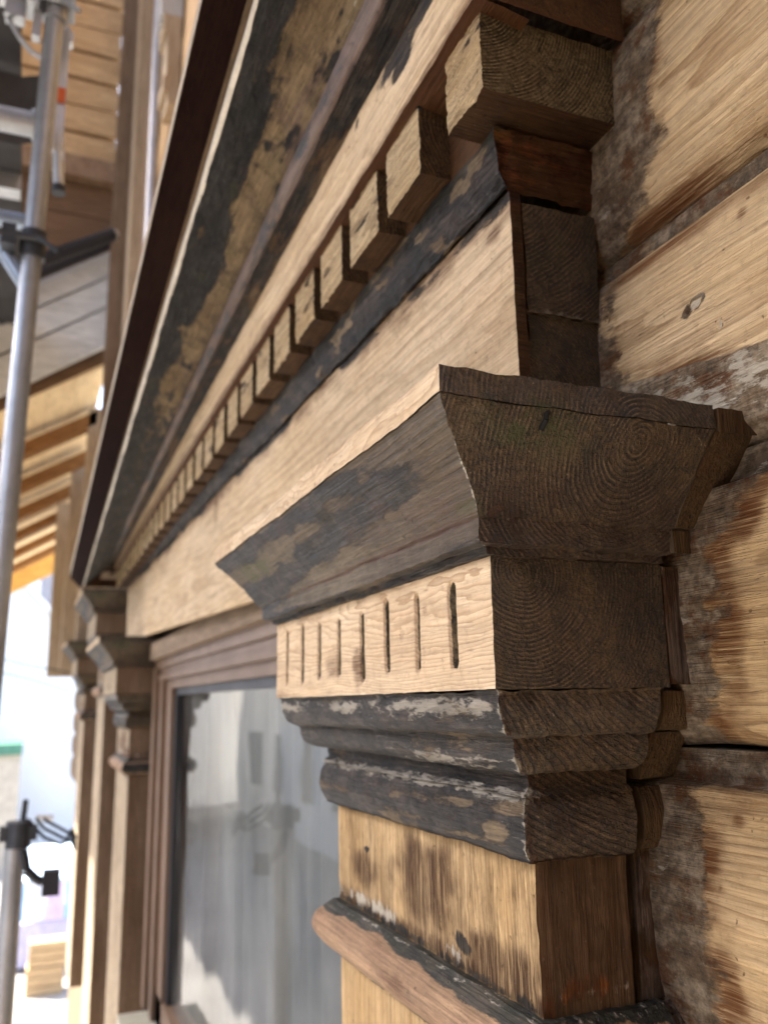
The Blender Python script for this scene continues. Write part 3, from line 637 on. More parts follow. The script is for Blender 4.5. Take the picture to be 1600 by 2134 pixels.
# dentils, each its own piece
def dentil(xa, xb_, seed, last):
    fine = xb_ > -.7
    d = (.002, .0025, .0016) if fine else (.006, .008, .005)
    mb = MB(); y1 = .125 if last else .0455
    box(mb, xa, xb_, .021, y1, DZ0, DZ1 + .002, d, 0, 1, 1, 2)
    def wear(P):
        x, y, z = P[:, 0], P[:, 1], P[:, 2]; fr = (y < .0235) * 1.
        R = fr * (.55 * sstep(.1, .5, N(P, (30, 60, 90), seed)) + .25 * sstep(DZ1 - .012, DZ1, z)) + (1 - fr) * .2
        G = fr * (.12 + .40 * sstep(.1, .5, N(P, (25, 50, 80), seed + 4))) + (1 - fr) * (z < DZ0 + .001) * .3
        return np.stack([R, G, .12 + 0 * x, 0 * x], -1)
    def rg(P):
        dx = .0006 * fbm(P, (60, 60, 60), seed) ; dz_ = .0009 * fbm(P, (50, 60, 40), seed + 2)
        fr = sstep(.0245, .021, P[:, 1])
        sl = P[:, 2] + P[:, 0] * .55
        cut = np.abs(fbm(np.stack([P[:, 0] * .4, P[:, 1], sl], -1), (60, 10, 260), seed + 5, 3))
        lo = sstep(DZ0 + .012, DZ0, P[:, 2])
        Q = P.copy(); Q[:, 0] += dx * 1.2; Q[:, 2] += dz_ * .8 + .0072 * P[:, 0] * 1.
        Q[:, 1] += fr * (.0026 * cut * (1.4 if last else .8) + .002 * lo * sstep(0, .5, fbm(P, (70, 70, 70), seed + 9)))
        return Q
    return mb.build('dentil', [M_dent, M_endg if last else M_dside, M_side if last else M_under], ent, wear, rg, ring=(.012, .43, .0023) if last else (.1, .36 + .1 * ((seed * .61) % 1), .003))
PITCH = .083; dentil(-.0685, -.0205, 3, True)
for i in range(27):
    xr = -.1120 - i * PITCH - .0012 * math.sin(i * 1.7)
    if i == 1: xr = -.193
    if xr - .057 < XL: break
    dentil(xr - .0610 - .002 * math.sin(i * 2.3), xr, 4 + i, False)
# band above the dentils
def band_wear(P):
    x, y, z = P[:, 0], P[:, 1], P[:, 2]; n = N(P, (30, 90, 90), 3)
    zt_ = .4715 + .026 * x
    R = .85 * sstep(.016, .004, zt_ - z + .006 * n) * sstep(-.30, -.05, x) + .5 * sstep(.35, .55, N(P, (22, 60, 60), 9)) * sstep(.02, .0, zt_ - z)
    R = np.maximum(R, .9 * blob(P, (-.12, .0097, .455), (.035, .03, .012), 5)); 
    G = .3 * sstep(.1, .6, N(P, (25, 60, 60), 6)) + .15
    G = np.maximum(G, .7 * (y > .012) * (z < .42))
    return np.stack([R, G, .08 + 0 * x, 0 * x], -1)
mb = MB(); xs = xsN(-.0105)
extr(mb, np.linspace((.047, .4030, .0084), (.0100, .4095, .0084), 10), xs, 1, k=1.018)
extr(mb, np.linspace((.0100, .4098, .0084), (.0090, .4715, .0261), 24), xs, 0, 1, .125, 1, k=1.018)
mb.build('dentil_fascia', [M_front, M_under], ent, band_wear, roughen(.0009, (24, 80, 80), 41, .0003, (150, 500, 500)), ring=(.12, .47, .0045))
# dark cove, small torus, patchy cyma, lip and drip board
cv = np.concatenate([np.linspace((.0090, .4720, .0261), (.012, .4745, .0265), 3), np.linspace((.012, .4745, .027), (.004, .4790, .030), 4)[1:], np.linspace((.002, .4795, .03), (-.0085, .4815, .035), 5)])
def cove_wear(P):
    n = N(P, (14, 70, 70), 2); return np.stack([.62 + .5 * n, .6 + 0 * n, .05 + 0 * n, 0 * n], -1)
mb = MB(); extr(mb, cv, xsN(-.009), 0, 1, .125, 1, k=1.018)
mb.build('cove', [M_black, M_side], ent, cove_wear, roughen(.0010, (20, 90, 90), 43), ring=(.1, .6, .004))
tt = np.linspace(.0, math.pi, 14)
tz = np.stack([-.0085 - .0085 * np.sin(tt), .4825 + .0285 * (1 - np.cos(tt)) / 2, .035 + .013 * (1 - np.cos(tt)) / 2], -1)
def torus_wear(P):
    x, y, z = P[:, 0], P[:, 1], P[:, 2]; n = N(P, (20, 90, 90), 2)
    return np.stack([.38 + .55 * n, .35 + .3 * n, .30 * gau(y, -.0165, .0018) + .55 * sstep(.505, .512, z - .045 * x) * sstep(0, .4, n), 0 * x], -1)
mb = MB(); extr(mb, tz, xsN(.004), 0, 1, .125, 1, k=1.018)
M_purple = wood('purple_grey_bead', light=(.15, .105, .078), dark=(.055, .035, .030), mid=(.10, .066, .056), ringamt=.3, fibre=.5, fleck=.5, paint=(.018, .018, .018), paint2=(.065, .05, .048), rough=.55, bump=.7, spec=.45)
mb.build('bead_moulding', [M_purple, M_side], ent, torus_wear, roughen(.0010, (20, 110, 110), 45, .0003, (160, 500, 500)), ring=(.1, .6, .004))
a = np.linspace(0, 1, 26)
cy = np.stack([-.010 - .066 * a ** 1.0 + .006 * np.sin(math.pi * a), .5115 + .0482 * a + .006 * np.sin(math.pi * a), .049 + .045 * a], -1)
BL = [(-.16, .83, .13, .34), (-.36, .72, .14, .38), (-.60, .62, .15, .38), (-.80, .70, .10, .30), (-1.10, .72, .22, .25), (.05, .8, .12, .5), (-1.5, .7, .15, .2), (-.29, .95, .30, .16), (-.7, .95, .45, .14), (-1.3, .95, .5, .12)]
def cyma_wear(P):
    x, y, z = P[:, 0], P[:, 1], P[:, 2]; aa = np.clip((-.010 - y) / .066, 0, 1)
    Q = np.stack([x, aa * .1, 0 * x], -1); wv = fbm(Q, (16, 40, 1), 5, 4)
    R = np.zeros_like(x)
    for (bx, ba, rx, ra) in BL:
        dd = np.hypot((x - bx + (aa - .5) * .1) / rx, (aa - ba) / ra); R = np.maximum(R, 1 - sstep(.35, 1.45, dd + .35 * wv))
    R = np.maximum(R, .58 * sstep(-.1, .5, fbm(Q, (30, 60, 1), 15))); R = np.maximum(R, .62 * sstep(-.5, -1.3, x))
    G = .55 * sstep(.1, .5, fbm(Q, (20, 40, 1), 25)) * sstep(.6, .3, aa)
    return np.stack([R, G, .13 + .3 * gau(aa, .02, .03), .25 * sstep(.2, .5, fbm(Q, (25, 40, 1), 35))], -1)
mb = MB(); extr(mb, cy, xsN(.004), 0, 1, .125, 1, k=1.018)
mb.build('cyma_moulding', [M_cyma, M_side], ent, cyma_wear, roughen(.0034, (18, 46, 46), 47, .0006, (140, 300, 300)), ring=(.05, .75, .005))
M_lip = plain('pale_drip_edge', (.62, .58, .50), .35, 0., .3, 40, .2, spec=.5)
mb = MB(); extr(mb, [(-.0755, .5598, .0938), (-.0795, .5603, .0938), (-.0800, .5650, .0938), (-.0792, .5672, .0938)], xsN(.01), 0, 0, .1, k=1.018)
mb.build('drip_edge', M_lip, ent, None, roughen(.0009, (9, 9, 9), 49))
M_strip = wood('brown_strip', light=(.11, .075, .045), dark=(.05, .032, .018), ringamt=.3, fibre=.4, bump=.4)
mb = MB(); extr(mb, [(-.0785, .5672, .0938), (-.080, .5735, .1), (-.0830, .5775, .105)], xsN(.01), 0, k=1.018); mb.build('drip_strip', M_strip, ent, None, None, ring=(.1, .6, .004))
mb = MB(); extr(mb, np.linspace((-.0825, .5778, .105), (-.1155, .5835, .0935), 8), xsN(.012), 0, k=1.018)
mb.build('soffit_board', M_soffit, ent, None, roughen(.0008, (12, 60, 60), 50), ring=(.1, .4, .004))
M_edge = wood('pale_edge_board', light=(.46, .40, .32), dark=(.28, .22, .16), ringamt=.2, fibre=.3, fleck=.3, bump=.3)
mb = MB(); xs = xsN(.012)
extr(mb, [(-.1158, .5838, .0935), (-.1165, .5860, .0935), (-.1160, .5985, .0905)], xs, 0, 0, .125, 0, k=1.018); extr(mb, [(-.1160, .5985, .0905), (.02, .66, .0905), (.13, .72, .0905)], xs, 0, k=1.018)
mb.build('top_board', M_edge, ent, None, None, ring=(.1, .9, .004))

# ------------------------------------------------------------------ far pilasters (copies)
M_farF = wood('far_grey_beige', light=(.40, .33, .235), dark=(.17, .12, .075), mid=(.27, .21, .14), axis='Z', ringamt=.3, fibre=.3, bump=.3, grime=.8, dirt=.5)
M_farS = wood('far_brown_side', light=(.17, .115, .075), dark=(.06, .036, .02), mid=(.12, .075, .045), axis='Z', ringamt=.3, fibre=.3, bump=.3, grime=.6)
def aged(root):
    for ch in root.children:
        if ch.name.split('.')[0] in ('shaft', 'lower_shaft', 'fluted_block'):
            for k, m_ in ((0, M_farF), (1, M_farS)):
                ch.material_slots[k].link = 'OBJECT'; ch.material_slots[k].material = m_
    return root
aged(dup(pil, (-1.965, 0, .026), 'far pilaster of the same window, standing below the end of the cornice'))
aged(dup(pil, (-2.66, -.012, .235), 'blurred third pilaster, standing higher, beyond the end of the cornice'))
aged(dup(pil, (-3.75, -.01, .14), 'farthest blurred pilaster at the left edge of the wall, against the bright street'))

# ------------------------------------------------------------------ window
M_frame = plain('brown_window_frame', (.155, .098, .062), .5, 0., .2, 14, .2, spec=.35)
M_gap = plain('black_gasket', (.02, .02, .024), .5)
win = thing('window', 'brown framed window with grey reflecting pane behind the near pilaster', 'window', (-1.1, .16, -.7))
def frame_run(name, segs, mat=M_frame):
    mb = MB()
    for b_ in segs: box(mb, *b_, (.2, .02, .2))
    return mb.build(name, mat, win, None, None)
xa, xb2 = -1.93, -.36
frame_run('head_lining', [(xa, xb2, .078, .125, .108, .150)], wood('head_lining_brown', light=(.24, .18, .125), dark=(.12, .08, .055), ringamt=.2, fibre=.4))
frame_run('frame_head', [(xa + .0, xb2, .092, .15, .086, .108), (xa, xb2, .099, .15, .068, .086), (xa, xb2, .094, .15, .056, .068), (xa + .12, xb2, .104, .15, .034, .056)])
frame_run('frame_jamb', [(xa, xa + .05, .088, .15, -.70, .086), (xa + .05, xa + .09, .098, .15, -.70, .068), (xa + .09, xa + .13, .094, .15, -.70, .056), (xa + .13, xa + .21, .104, .15, -.70, .034)])
frame_run('frame_jamb', [(xb2 - .06, xb2, .092, .15, -.70, .086), (xb2 - .1, xb2 - .06, .104, .15, -.70, .034)])
frame_run('sash_gasket', [(xa + .21, xa + .236, .112, .15, -.66, .034), (xa + .21, xb2 - .1, .112, .15, .018, .034)], M_gap)
frame_run('sill', [(xa + .05, xb2, .03, .15, -.745, -.70)], plain('grey_sill', (.40, .39, .31), .5))
frame_run('frame_bottom', [(xa + .13, xb2 - .06, .104, .15, -.70, -.64)])
m = bpy.data.materials.new('window_glass'); m.use_nodes = True; b = NB(m)
tr = b.n('ShaderNodeBsdfTransparent'); tr.inputs[0].default_value = (.90, .93, .92, 1)
gl = b.n('ShaderNodeBsdfGlossy'); gl.inputs['Roughness'].default_value = .015
lw = b.n('ShaderNodeFresnel'); lw.inputs[0].default_value = 1.52
nz = b.noise(b.n('ShaderNodeTexCoord').outputs['Object'], 3.5, 2., .5); bp = b.n('ShaderNodeBump'); bp.inputs['Strength'].default_value = .06; bp.inputs['Distance'].default_value = .02; b.link(nz, bp.inputs['Height']); b.link(bp.outputs[0], gl.inputs['Normal'])
mx = b.n('ShaderNodeMixShader'); b.link(b.math('MULTIPLY', lw.outputs[0], .85, clamp=True), mx.inputs[0]); b.link(tr.outputs[0], mx.inputs[1]); b.link(gl.outputs[0], mx.inputs[2])
gt = b.n('ShaderNodeTexCoord').outputs['Object']
df = b.n('ShaderNodeBsdfDiffuse'); df.inputs[0].default_value = (.55, .55, .52, 1)
sv = b.noise(b.vec('MULTIPLY', gt, (7, 7, 2.2)), 1., 5., .6)
mx2 = b.n('ShaderNodeMixShader'); b.val(mx2.inputs[0], b.math('MULTIPLY', b.ss(sv, .3, .75), .16)); b.link(mx.outputs[0], mx2.inputs[1]); b.link(df.outputs[0], mx2.inputs[2])
o_ = b.n('ShaderNodeOutputMaterial'); b.link(mx2.outputs[0], o_.inputs[0]); M_glass = m
mb = MB(); box(mb, xa + .22, xb2 - .1, .122, .1235, -.65, .026, (.5, .01, .5), faces='F'); mb.build('pane', M_glass, win)
M_curt = wood('grey_curtain', light=(.24, .245, .235), dark=(.13, .135, .13), mid=(.18, .185, .18), axis='Z', ringamt=.0, fibre=.08, fleck=.0, rough=.9, bump=.1, grime=.1, pits=0., fine=.06, thread=0.)
mb = MB(); x = lin(-2.1, -.2, .012)[:, None]; z = lin(-.9, .16, .1)[None]
mb.grid(np.stack(np.broadcast_arrays(x + 0 * z, .23 + .012 * np.sin(x * 70) + .008 * np.sin(x * 29 + 1) + 0 * z, z + 0 * x), -1))
cu = mb.build('curtain', M_curt, ring=(.3, .3, .02)); tag(cu, 'plain grey curtain hanging behind the window pane', 'curtain')

# ------------------------------------------------------------------ upper wall and trims beyond the cornice
def boxthing(name, label, cat, b, mat, d=.1, group=None):
    mb = MB(); box(mb, *b, d); return tag(mb.build(name, mat), label, cat, group)
M_tanw = wood('tan_boards', light=(.54, .37, .20), dark=(.24, .13, .055), mid=(.45, .29, .145), axis='Y', ringamt=.35, wob=.02, fibre=.3, fleck=.35, bump=.3, rough=.7)
M_tanx = wood('tan_boards_long', light=(.50, .33, .17), dark=(.24, .13, .055), mid=(.42, .265, .13), axis='X', ringamt=.35, wob=.02, fibre=.3, fleck=.35, bump=.3, rough=.7)
M_brown = wood('brown_beam', light=(.17, .10, .055), dark=(.07, .038, .02), axis='Y', ringamt=.3, bump=.3)
M_trim = wood('pale_trim', light=(.38, .29, .19), dark=(.20, .135, .08), axis='Z', ringamt=.2, fibre=.3, fleck=.3, bump=.3)
M_trimd = wood('brown_trim', light=(.20, .13, .08), dark=(.09, .055, .03), axis='Z', ringamt=.2, fibre=.3, bump=.3)
uw = thing('upper_wall', 'brown upper wall of the house above the cornice', 'wall', (-1.2, .2, 1.4))
for k in range(18):
    z0 = 1.392 + k * .16; mb = MB(); box(mb, -3.36, .9, .134 + .004 * (k % 2), .2, z0, z0 + .157, (.3, .05, .08)); mb.build('wall_board', M_tanx, uw, None, None, ring=(.25, z0 + .05, .004))
boxthing('corner_board', 'dark brown corner board where the side wall meets the front', 'board', (-3.40, -3.30, .012, .132, .74, 4.4), M_trimd)
boxthing('trim_board', 'bright pale vertical trim board left of the cornice', 'board', (-3.24, -3.06, .07, .131, .74, 4.4), M_trim)
boxthing('casing_board', 'grey-brown casing board between the pale trim and the downpipe', 'board', (-2.9, -2.74, .095, .1315, .74, 4.4), M_trimd)
mb = MB(); tube(mb, (-2.46, .085, .74), (-2.46, .085, 4.4), .018, 16); tag(mb.build('downpipe', plain('pale_pipe', (.36, .35, .36), .35, .1)), 'thin pale downpipe on the wall beyond the cornice', 'pipe')
cb = thing('carved_bracket', 'pale carved bracket hanging beside the downpipe high on the wall', 'bracket', (-2.2, .1, 2.0))
mb = MB()
for (za, zb_, ya) in ((1.93, 1.97, .09), (1.97, 2.03, .075), (2.03, 2.2, .082), (2.2, 2.27, .07)): box(mb, -2.27, -2.16, ya, .1315, za, zb_, .03)
mb.build('bracket_body', M_trim, cb, None, roughen(.006, (20, 20, 14), 3))
mb = MB()
for q in range(3): box(mb, -2.27 + q * .04, -2.245 + q * .04, .06, .1315, 2.27, 3.4, .1)
mb.build('fluted_post', plain('white_trim', (.42, .40, .37), .5), cb)
blocker = thing('light_blocking_wall', 'brown boarded wing added out of view on the right to cut side light', 'wall', (2.0, -1.2, -3.6))  # boards added out of view to cut light on the side faces
for k in range(42):
    z0 = -3.58 + k * .19; mb = MB(); box(mb, 1.9 + .006 * (k % 2), 1.96, -2.6, .12, z0, z0 + .183, (.3, .6, .2)); mb.build('light_blocking_board', M_brown, blocker, None, None, ring=(2.1, z0 + .1, .006))
# projecting bay with stacked boards
bay = thing('bay_wall', 'projecting side wall of stacked tan boards behind the scaffold pole', 'wall', (-3.5, -.3, 2.4))
for k in range(16):
    z0 = 2.47 + k * .145; mb = MB(); mb_ = .006 * math.sin(k * 2.1)
    box(mb, -3.52, -3.40 + mb_, -.85, .012, z0, z0 + .128, (.06, .05, .06)); mb.build('board', M_tanw, bay, None, roughen(.004, (8, 8, 8), k), ring=(-3.6, z0 + .05 * (k % 3), .006))
mb = MB(); box(mb, -3.56, -3.44, -.85, .01, 2.30, 4.8, .3); mb.build('backing', M_brown, bay, ring=(-3.4, 2.6, .006))
mb = MB(); box(mb, -3.54, -3.36, -.85, .04, 2.36, 2.462, .05); mb.build('bottom_beam', M_torus, bay, None, roughen(.006, (12, 12, 12), 2), ring=(-3.4, 2.4, .006))
for z0, z1, mm in ((2.20, 2.355, M_brown), (2.02, 2.195, M_brown)):
    mb = MB(); box(mb, -3.58, -3.42, -.85, .03, z0, z1, .05); mb.build('lower_board', mm, bay, None, roughen(.004, (9, 9, 9), 5), ring=(-3.4, 2.6, .006))
# eave with grey verge boards, rafters and soffit boards
M_grey = wood('grey_weatherboard', light=(.56, .55, .51), dark=(.36, .34, .31), axis='Y', ringamt=.2, fibre=.3, fleck=.3, bump=.3)
eave = thing('eave_roof', 'sloping eave with grey verge boards and tan rafters underneath', 'roof', (-4.5, -.3, 1.5))
M_soff = wood('pale_soffit', light=(.82, .64, .38), dark=(.5, .34, .17), mid=(.75, .56, .32), axis='X', ringamt=.3, fibre=.3, bump=.3)  # warm bounced sun is put into this bright tan
def ez(y, b): return b + .66 * y
gz = [2.075, 1.93, 1.775, 1.575]
for k in range(3):
    mb = MB(); x = -3.42 + .012 * k
    slab(mb, [(x, .05, ez(.05, gz[k]) - .008 - .03), (x, -.9, ez(-.9, gz[k]) - .008 - .06), (x, -.9, ez(-.9, gz[k + 1]) - .047), (x, .05, ez(.05, gz[k + 1]) - .017)], (-.03, 0, 0), 0, .06)
    mb.build('verge_board', M_grey, eave, ring=(-3.3, 2.0, .006))
mb = MB(); slab(mb, [(-3.462, .05, ez(.05, 2.07)), (-3.462, -.9, ez(-.9, 2.07)), (-3.462, -.9, ez(-.9, 1.50)), (-3.462, .05, ez(.05, 1.50))], (-.02, 0, 0), 0, .2); mb.build('verge_backing', M_brown, eave, ring=(-3.3, 2.0, .006))
mb = MB(); slab(mb, [(-3.49, .03, 1.535), (-8.2, .03, 1.535), (-8.2, -.85, 1.007), (-3.49, -.85, 1.007)], (0, 0, .06), 0, .4); mb.build('roof_sheet', M_brown, eave, ring=(-3.3, 2.0, .006))
for k in range(7):
    x = -3.95 - k * .72; mb = MB()
    slab(mb, [(x, .03, 1.45), (x, -.8, .95), (x, -.8, .88), (x, .03, 1.38)], (-.11, 0, 0), 0, .05); mb.build('rafter', wood('rafter_brown', light=(.26, .125, .042), dark=(.12, .055, .018), axis='Y', ringamt=.3, bump=.3) if k == 0 else bpy.data.materials['rafter_brown'], eave, ring=(-3.3, 1.6, .006))
for k in range(7):
    y0, y1 = .03 - k * .12, .03 - k * .12 - .119; mb = MB()
    slab(mb, [(-3.47, y0, 1.50 + .6 * (y0 - .03)), (-8.2, y0, 1.50 + .6 * (y0 - .03)), (-8.2, y1, 1.50 + .6 * (y1 - .03)), (-3.47, y1, 1.50 + .6 * (y1 - .03))], (0, 0, .025), 0, .1); mb.build('soffit_board', M_soff, eave, ring=(.2, 1.2, .006))
M_sunglow = wood('sunlit_orange_board', light=(.72, .42, .12), dark=(.42, .22, .06), axis='Y', ringamt=.3, bump=.2)  # sunlight on the far end of the eave put into the orange
mb = MB(); slab(mb, [(-8.25, .03, 1.50), (-8.25, -.8, 1.02), (-8.25, -.8, .80), (-8.25, .03, 1.28)], (-.04, 0, 0), 0, .05); mb.build('end_board', M_sunglow, eave, ring=(-3.3, 1.6, .006))
mb = MB(); tube(mb, (-3.36, -.75, 1.52), (-3.36, .04, 2.08), .028, 14); tag(mb.build('black_pipe', plain('black_plastic', (.018, .02, .028), .45)), 'black pipe lying along the top of the grey verge boards', 'pipe')
M_trim2 = M_trim
for k, (x0, zt_, y0) in enumerate(((-3.95, 1.46, -.01), (-4.9, 1.44, -.045), (-6.0, 1.42, -.09))):
    boxthing('wall_plate', ['pale wall post under the eave, nearest the cornice', 'pale wall post under the middle of the eave', 'pale wall post under the far end of the eave'][k], 'post', (x0 - .12, x0, y0, .12, .2, zt_), M_trim)
# ------------------------------------------------------------------ scaffold
M_galv = plain('galvanised_steel', (.42, .44, .47), .42, .75, .25, 12, .15)
M_alu = plain('aluminium', (.62, .64, .67), .38, .8, .2, 9, .1)
M_clamp = plain('dark_clamp', (.06, .065, .075), .5, .5, .3, 30)
st = thing('scaffold_pole', 'grey galvanised scaffold pole standing at the left edge of the photo', 'pole', (-1.2, -.26, -3.6), 'scaffold poles')
mb = MB(); tube(mb, (-1.2, -.3006, -2.0), (-1.2, -.2325, 2.2), .0178, 28); mb.build('tube', M_galv, st)
def collar(z, parent, name='clamp', x=-1.2):
    y = -.2637 + (z - .297) * .01626; mb = MB()
    tube(mb, (x, y, z - .026), (x, y + .0009, z + .026), .0235, 20); box(mb, x - .02, x + .035, y - .052, y - .028, z - .02, z + .02, .02); tube(mb, (x + .03, y - .06, z), (x + .03, y + .02, z), .006, 8); tube(mb, (x + .035, y + .01, z), (x + .05, y + .045, z - .03), .005, 8)
    return mb.build(name, M_clamp if z < 1 else M_galv, parent)
collar(.83, st); collar(1.345, st)
mb = MB(); box(mb, -1.235, -1.165, -.35, -.21, 1.352, 1.40, .02); box(mb, -1.215, -1.185, -.335, -.30, 1.30, 1.36, .02); box(mb, -1.21, -1.19, -.285, -.27, 1.27, 1.36, .02); mb.build('rosette', M_galv, st)
led = thing('scaffold_ledger', 'thick grey scaffold tube running out from the pole, upper of the two', 'tube', (-1.25, -.3, 1.11), 'scaffold ledgers')
mb = MB(); tube(mb, (-1.25, -1.25, 1.105), (-1.25, -.262, 1.115), .0242, 20); mb.build('tube', M_galv, led)
mb = MB(); tube(mb, (-1.25, -.275, 1.115), (-1.25, -.245, 1.116), .03, 20); mb.build('end_clamp', M_galv, led)
lb = thing('scaffold_ledger', 'thin bluish scaffold rail running out from the pole, lower of the two', 'tube', (-1.3, -.3, .93), 'scaffold ledgers')
mb = MB(); tube(mb, (-1.3, -1.25, .92), (-1.3, -.262, .931), .016, 16); mb.build('tube', plain('bluish_steel', (.34, .42, .55), .4, .6), lb)
mb = MB(); tube(mb, (-1.3, -.275, .931), (-1.3, -.245, .932), .021, 16); mb.build('end_clamp', M_galv, lb)
mb = MB(); tube(mb, (-1.25, -.62, 1.30), (-1.21, -.262, .755), .014, 12); tag(mb.build('scaffold_brace', bpy.data.materials['bluish_steel']), 'slanting bluish brace meeting the scaffold pole below its black clamp', 'brace')
br = thing('scaffold_bracket', 'pale aluminium bracket with orange sticker behind the scaffold pole', 'bracket', (-1.27, -.22, 1.1))
mb = MB(); box(mb, -1.285, -1.265, -.240, -.216, 1.10, 1.37, .02); box(mb, -1.286, -1.264, -.250, -.21, 1.335, 1.36, .02); mb.build('plate', M_alu, br)
mb = MB(); box(mb, -1.2645, -1.2615, -.232, -.217, 1.188, 1.222, .01); mb.build('sticker', plain('orange_sticker', (.62, .12, .03), .5), br)
mb = MB(); tube(mb, (-1.275, -.225, 1.12), (-1.275, -.218, 1.005), .011, 12); mb.build('handle', M_alu, br)
mb = MB(); slab(mb, [(-1.28, -.236, 1.16), (-1.28, -.212, 1.085), (-1.28, -.212, 1.06), (-1.28, -.243, 1.09)], (.014, 0, 0)); mb.build('gusset', plain('white_plate', (.7, .7, .7), .5), br)
mb = MB(); tube(mb, (-1.275, -.2178, 1.008), (-1.275, -.2172, .992), .0135, 12); mb.build('rubber_tip', M_clamp, br)
mb = MB(); polytube(mb, [(-1.2, -.335, 1.31), (-1.2, -.305, 1.262), (-1.2, -.283, 1.238), (-1.2, -.255, 1.228)], .005, 8); tag(mb.build('wire_tie', M_galv), 'bent grey wire beside the top of the scaffold pole', 'wire')
tie = thing('wall_tie', 'black scaffold tie running from the pole towards the wall', 'tube', (-1.6, -.17, 1.05))
mb = MB(); tube(mb, (-1.6, -.262, 1.0), (-1.6, -.088, 1.108), .016, 14); mb.build('tube', bpy.data.materials['black_plastic'], tie)
mb = MB(); polytube(mb, [(-1.6, -.100, 1.10), (-1.6, -.083, 1.118), (-1.6, -.078, 1.105), (-1.6, -.086, 1.092)], .005, 8); mb.build('hook', M_galv, tie)
dk = thing('scaffold_deck', 'dark scaffold platform overhead at the top left corner', 'platform', (-.5, -.75, 1.5))
M_deck = plain('dark_deck_board', (.045, .045, .05), .8, 0, .4, 8)
for k in range(5):
    mb = MB(); box(mb, -3.6, 1.9, -.33 - .245 * k - .24, -.33 - .245 * k, 1.62, 1.655, (.3, .1, .05)); mb.build('deck_board', M_deck, dk)
for k in range(5):
    mb = MB(); box(mb, -3.5 + 1.2 * k, -3.44 + 1.2 * k, -1.55, -.33, 1.56, 1.618, (.1, .2, .05)); mb.build('bearer', M_galv, dk)
dup(dk, (0, 0, 2.0), 'dark scaffold platform added out of view above the first platform to shade the trims')  # second platform added above the view to shade the upper trims
mb = MB(); x = np.array([-1.75, -1.75]); sheetx = lin(-1.5, -.268, .06)[:, None]; zz = lin(1.40, 1.6, .05)[None]
mb.grid(np.stack(np.broadcast_arrays(-1.75 + .02 * np.sin(sheetx * 40) + 0 * zz, sheetx, zz), -1)); tag(mb.build('dust_net', M_deck), 'dark dust net hanging under the scaffold platform', 'net')
# lower pole with clamp, cables and floodlight
sp = thing('scaffold_pole', 'short grey scaffold pole with a dark clamp at the lower left edge', 'pole', (-2.0, -.21, -3.6), 'scaffold poles')
mb = MB(); tube(mb, (-2.0, -.222, -3.0), (-2.0, -.214, -.30), .0242, 20); mb.build('tube', M_galv, sp)
mb = MB(); tube(mb, (-2.0, -.208, -.335), (-2.0, -.207, -.275), .030, 18); box(mb, -2.02, -1.98, -.25, -.165, -.318, -.285, .02); tube(mb, (-2.0, -.20, -.28), (-2.0, -.196, -.225), .007, 10); mb.build('clamp', M_clamp, sp)
for k in range(3):
    mb = MB(); pts = [(-2.0, -.19 + .02 * k, -.27), (-2.0, -.15, -.315 + .02 * k), (-2.0, -.11 + .01 * k, -.335 + .012 * k), (-2.0, -.085, -.325 + .012 * k), (-2.0, -.075, -.35 + .012 * k)]
    tag(mb.build('cable', bpy.data.materials['black_plastic']) if polytube(mb, pts, .004, 6) and False else polytube(mb, pts, .004, 6).build('cable', bpy.data.materials['black_plastic']), ['black cable looping from the lower clamp, lowest of three', 'black cable looping from the lower clamp, middle of three', 'black cable looping from the lower clamp, uppermost of three'][k], 'cable', 'cables at the clamp')
fl = thing('floodlight', 'small black box floodlight on a curved arm at the lower left', 'lamp', (-1.9, -.13, -.4))
mb = MB(); box(mb, -1.93, -1.89, -.149, -.111, -.432, -.378, .01); mb.build('housing', bpy.data.materials['black_plastic'], fl)
mb = MB(); polytube(mb, [(-1.92, -.195, -.33), (-1.92, -.185, -.375), (-1.92, -.165, -.395), (-1.92, -.148, -.405)], .011, 10); mb.build('arm', bpy.data.materials['black_plastic'], fl)
mb = MB(); tube(mb, (-2.3, -.165, -.302), (-2.3, -.12, -.304), .0085, 12); tag(mb.build('pipe_stub', plain('white_plastic', (.72, .72, .72), .4)), 'short white pipe stub sticking out from the far casing', 'pipe')
